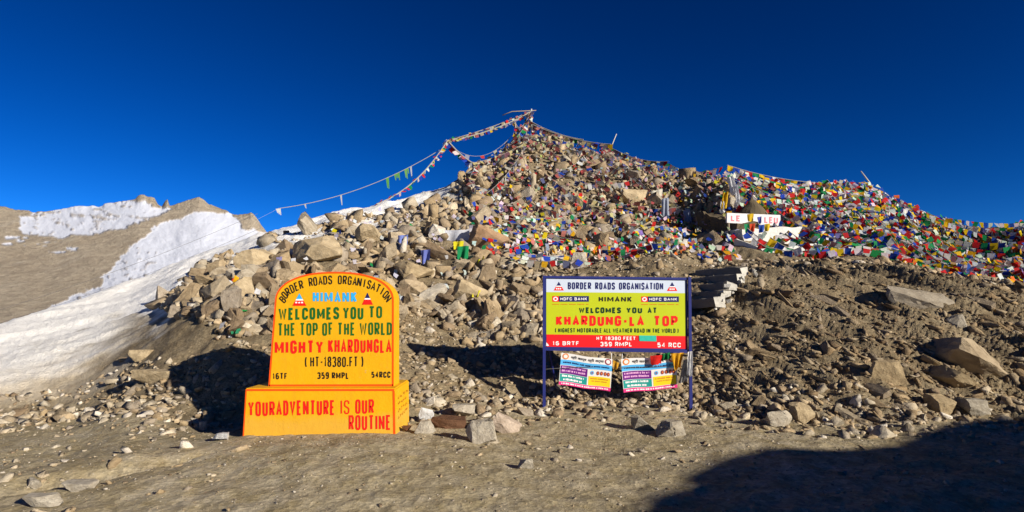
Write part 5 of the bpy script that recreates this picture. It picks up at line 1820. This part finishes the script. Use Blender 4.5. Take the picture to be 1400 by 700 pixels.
# cloths that stand out among the boulders
for k, (px, py, w, h, cl, lb) in enumerate((
        (633, 346, 16, 18, (.012, .26, .09), 'green flag beside the rusty brown boulder'),
        (627, 337, 14, 13, (.70, .62, .02), 'yellow flag above the green one beside the brown boulder'),
        (669, 345, 10, 9, (.72, .02, .02), 'small red flag under the rusty brown boulder'),
        (656, 356, 12, 10, (.66, .66, .02), 'lime yellow rag below the rusty brown boulder'),
        (582, 352, 13, 20, (.16, .20, .55), 'violet blue cloth hanging among boulders above the marker'),
        (551, 328, 14, 12, (.20, .26, .62), 'blue cloth lying between boulders above the marker'),
        (651, 402, 12, 8, (.70, .62, .05), 'yellow scrap on boulders midway to the billboard'),
        (323, 453, 11, 6, (.03, .24, .12), 'green rag lying at the upper edge of the marker shadow'),
        (625, 322, 34, 14, (.66, .68, .74), 'white cloth spread over rocks above the rusty brown boulder'),
        (758, 356, 36, 12, (.74, .74, .76), 'white plastic sheet crumpled above the left of the billboard'),
        (855, 352, 22, 9, (.70, .70, .70), 'white rag on rocks above the right of the billboard'))):
    Yk = hit(px, py + h * .5).y - .22
    cloth_piece('rag', [(px - w / 2, py - h / 2), (px + w / 2, py - h / 2 - 1), (px + w / 2 - 1, py + h / 2), (px - w / 2 + 1, py + h / 2 + 1)], Yk, cl, lb, 'cloth', 1.5, .05, 8, 6, 60 + k)

for k, (px, py, w, h, cl, lb) in enumerate((
        (1026, 298, 9, 10, (.68, .44, .02), 'yellow flag hanging over the middle of the white signboard'),
        (1038, 301, 6, 8, (.10, .11, .42), 'blue flag hanging over the middle of the white signboard'),
        (1021, 312, 8, 11, (.02, .26, .10), 'green flag hanging below the white signboard'),
        (1028, 312, 8, 11, (.66, .08, .03), 'orange red flag hanging below the white signboard'),
        (1041, 313, 8, 10, (.03, .09, .44), 'blue flag on the plinth below the white signboard'),
        (1049, 311, 8, 9, (.68, .46, .02), 'yellow flag on the plinth below the white signboard'))):
    cloth_piece('rag', [(px - w / 2, py - h / 2), (px + w / 2, py - h / 2 - 1), (px + w / 2 - 1, py + h / 2), (px - w / 2 + 1, py + h / 2 + 1)], 16.75, cl, lb, 'prayer flag', 1, .03, 6, 6, 90 + k)

# stone steps up the slope behind the billboard's right end
st = empty('stone_steps', hit(968, 418), 'rough stone steps with a whitewashed edge right of the billboard', 'steps')
sto = st.location
rr_st = random.Random(14)
M['old_whitewash'] = plain('old_step_whitewash', (0.44, 0.42, 0.37), 0.95, 0.45, 9, 0.9)
for k in range(5):
    yb, yt = 419 - 10.5 * k, 409 - 10.5 * k
    Yk = 11.3 + .33 * k
    a, b = unp(938 + 3 * k, yt + 2, Yk + .5), unp(976 + 9.5 * k, yt - 3, Yk - .3)
    mb = MB()
    t = (b - a); t.z = 0; back = Vector((-t.y, t.x, 0)).normalized()
    hgt = .155
    n = 8
    vs, fs = [], []
    for i in range(n + 1):
        p = a.lerp(b, i / n)
        for dx, dz in ((0, -hgt - .03), (0, -.015), (.02, .0), (.30, .01), (.30, -hgt - .03)):
            w = p + back * dx + Vector((0, 0, dz))
            w += Vector((mnoise.noise(w * 4), mnoise.noise(w * 4.4 + Vector((3, 0, 0))), mnoise.noise(w * 5))) * (.025 + .07 * (i == n)) + Vector((rr_st.uniform(-.03, .03), rr_st.uniform(-.03, .03), rr_st.uniform(-.02, .02))) * (i == n)
            vs.append(w - sto)
    for i in range(n):
        for j in range(4):
            q_ = i * 5 + j
            fs.append((q_, q_ + 5, q_ + 6, q_ + 1))
    fs += [(0, 1, 2, 3, 4)]
    mb.add(vs, fs, 0)
    mb.add([vs[n * 5 + j] for j in range(5)], [(4, 3, 2, 1, 0)], 1)
    mb.build('step', [M['step_stone'], M['old_whitewash']], st)
mb = MB()
rr3 = random.Random(8)
EDGE_PTS = []
for k in range(5):
    for e in range(3):
        dx_ = rr3.uniform(-3, 20)
        EDGE_PTS.append((976 + 9.5 * k + dx_, 411 - 10.5 * k + rr3.uniform(-2, 12), rr3.uniform(.035, .07), 10.92 + .33 * k + max(0, dx_) * .010))
for k, (px, py, sz) in enumerate(((1018, 381, .12), (1008, 392, .11), (1000, 399, .09), (996, 404, .13), (993, 414, .12), (985, 420, .11), (983, 431, .13), (982, 440, .10), (990, 425, .10), (1003, 390, .09))):
    v, f = LOW2[(k * 5) % len(LOW2)]
    m3 = np.array(Euler((rr3.gauss(0, .4), rr3.gauss(0, .4), rr3.uniform(0, 6))).to_matrix())
    h_ = unp(px, py, 12.9 - (py - 380) * .025) - sto
    w = (v * np.array((sz, sz * .9, sz * .9))) @ m3.T + np.array(h_)
    mb.add([Vector(q_) for q_ in w], [tuple(int(z) for z in q_) for q_ in f], 0)
for k, (px, py, sz, Yk) in enumerate(EDGE_PTS):
    v, f = LOW2[(k * 7 + 2) % len(LOW2)]
    m3 = np.array(Euler((rr3.gauss(0, .4), rr3.gauss(0, .4), rr3.uniform(0, 6))).to_matrix())
    w = (v * np.array((sz, sz * .9, sz * .85))) @ m3.T + np.array(unp(px, py, Yk) - sto)
    mb.add([Vector(q_) for q_ in w], [tuple(int(z) for z in q_) for q_ in f], 0)
mb.build('whitewashed_edge', [M['old_whitewash']], st)

# overhead wires crossing the view far left and right
for k, (a, b, lb) in enumerate((((-160, 470, 70), (352, 292, 95), 'upper thin overhead wire crossing the snowy mountain'), ((-160, 486, 68), (356, 312, 93), 'lower thin overhead wire crossing the snowy mountain'))):
    p0, p1 = unp(*a), unp(*b)
    mb = MB(); mb.tube(sagline(p0, p1, 1.2, 30), .022, 5)
    tag(mb.build('overhead_wire', [M['wire']], None, loc=p0), lb, 'wire', None)
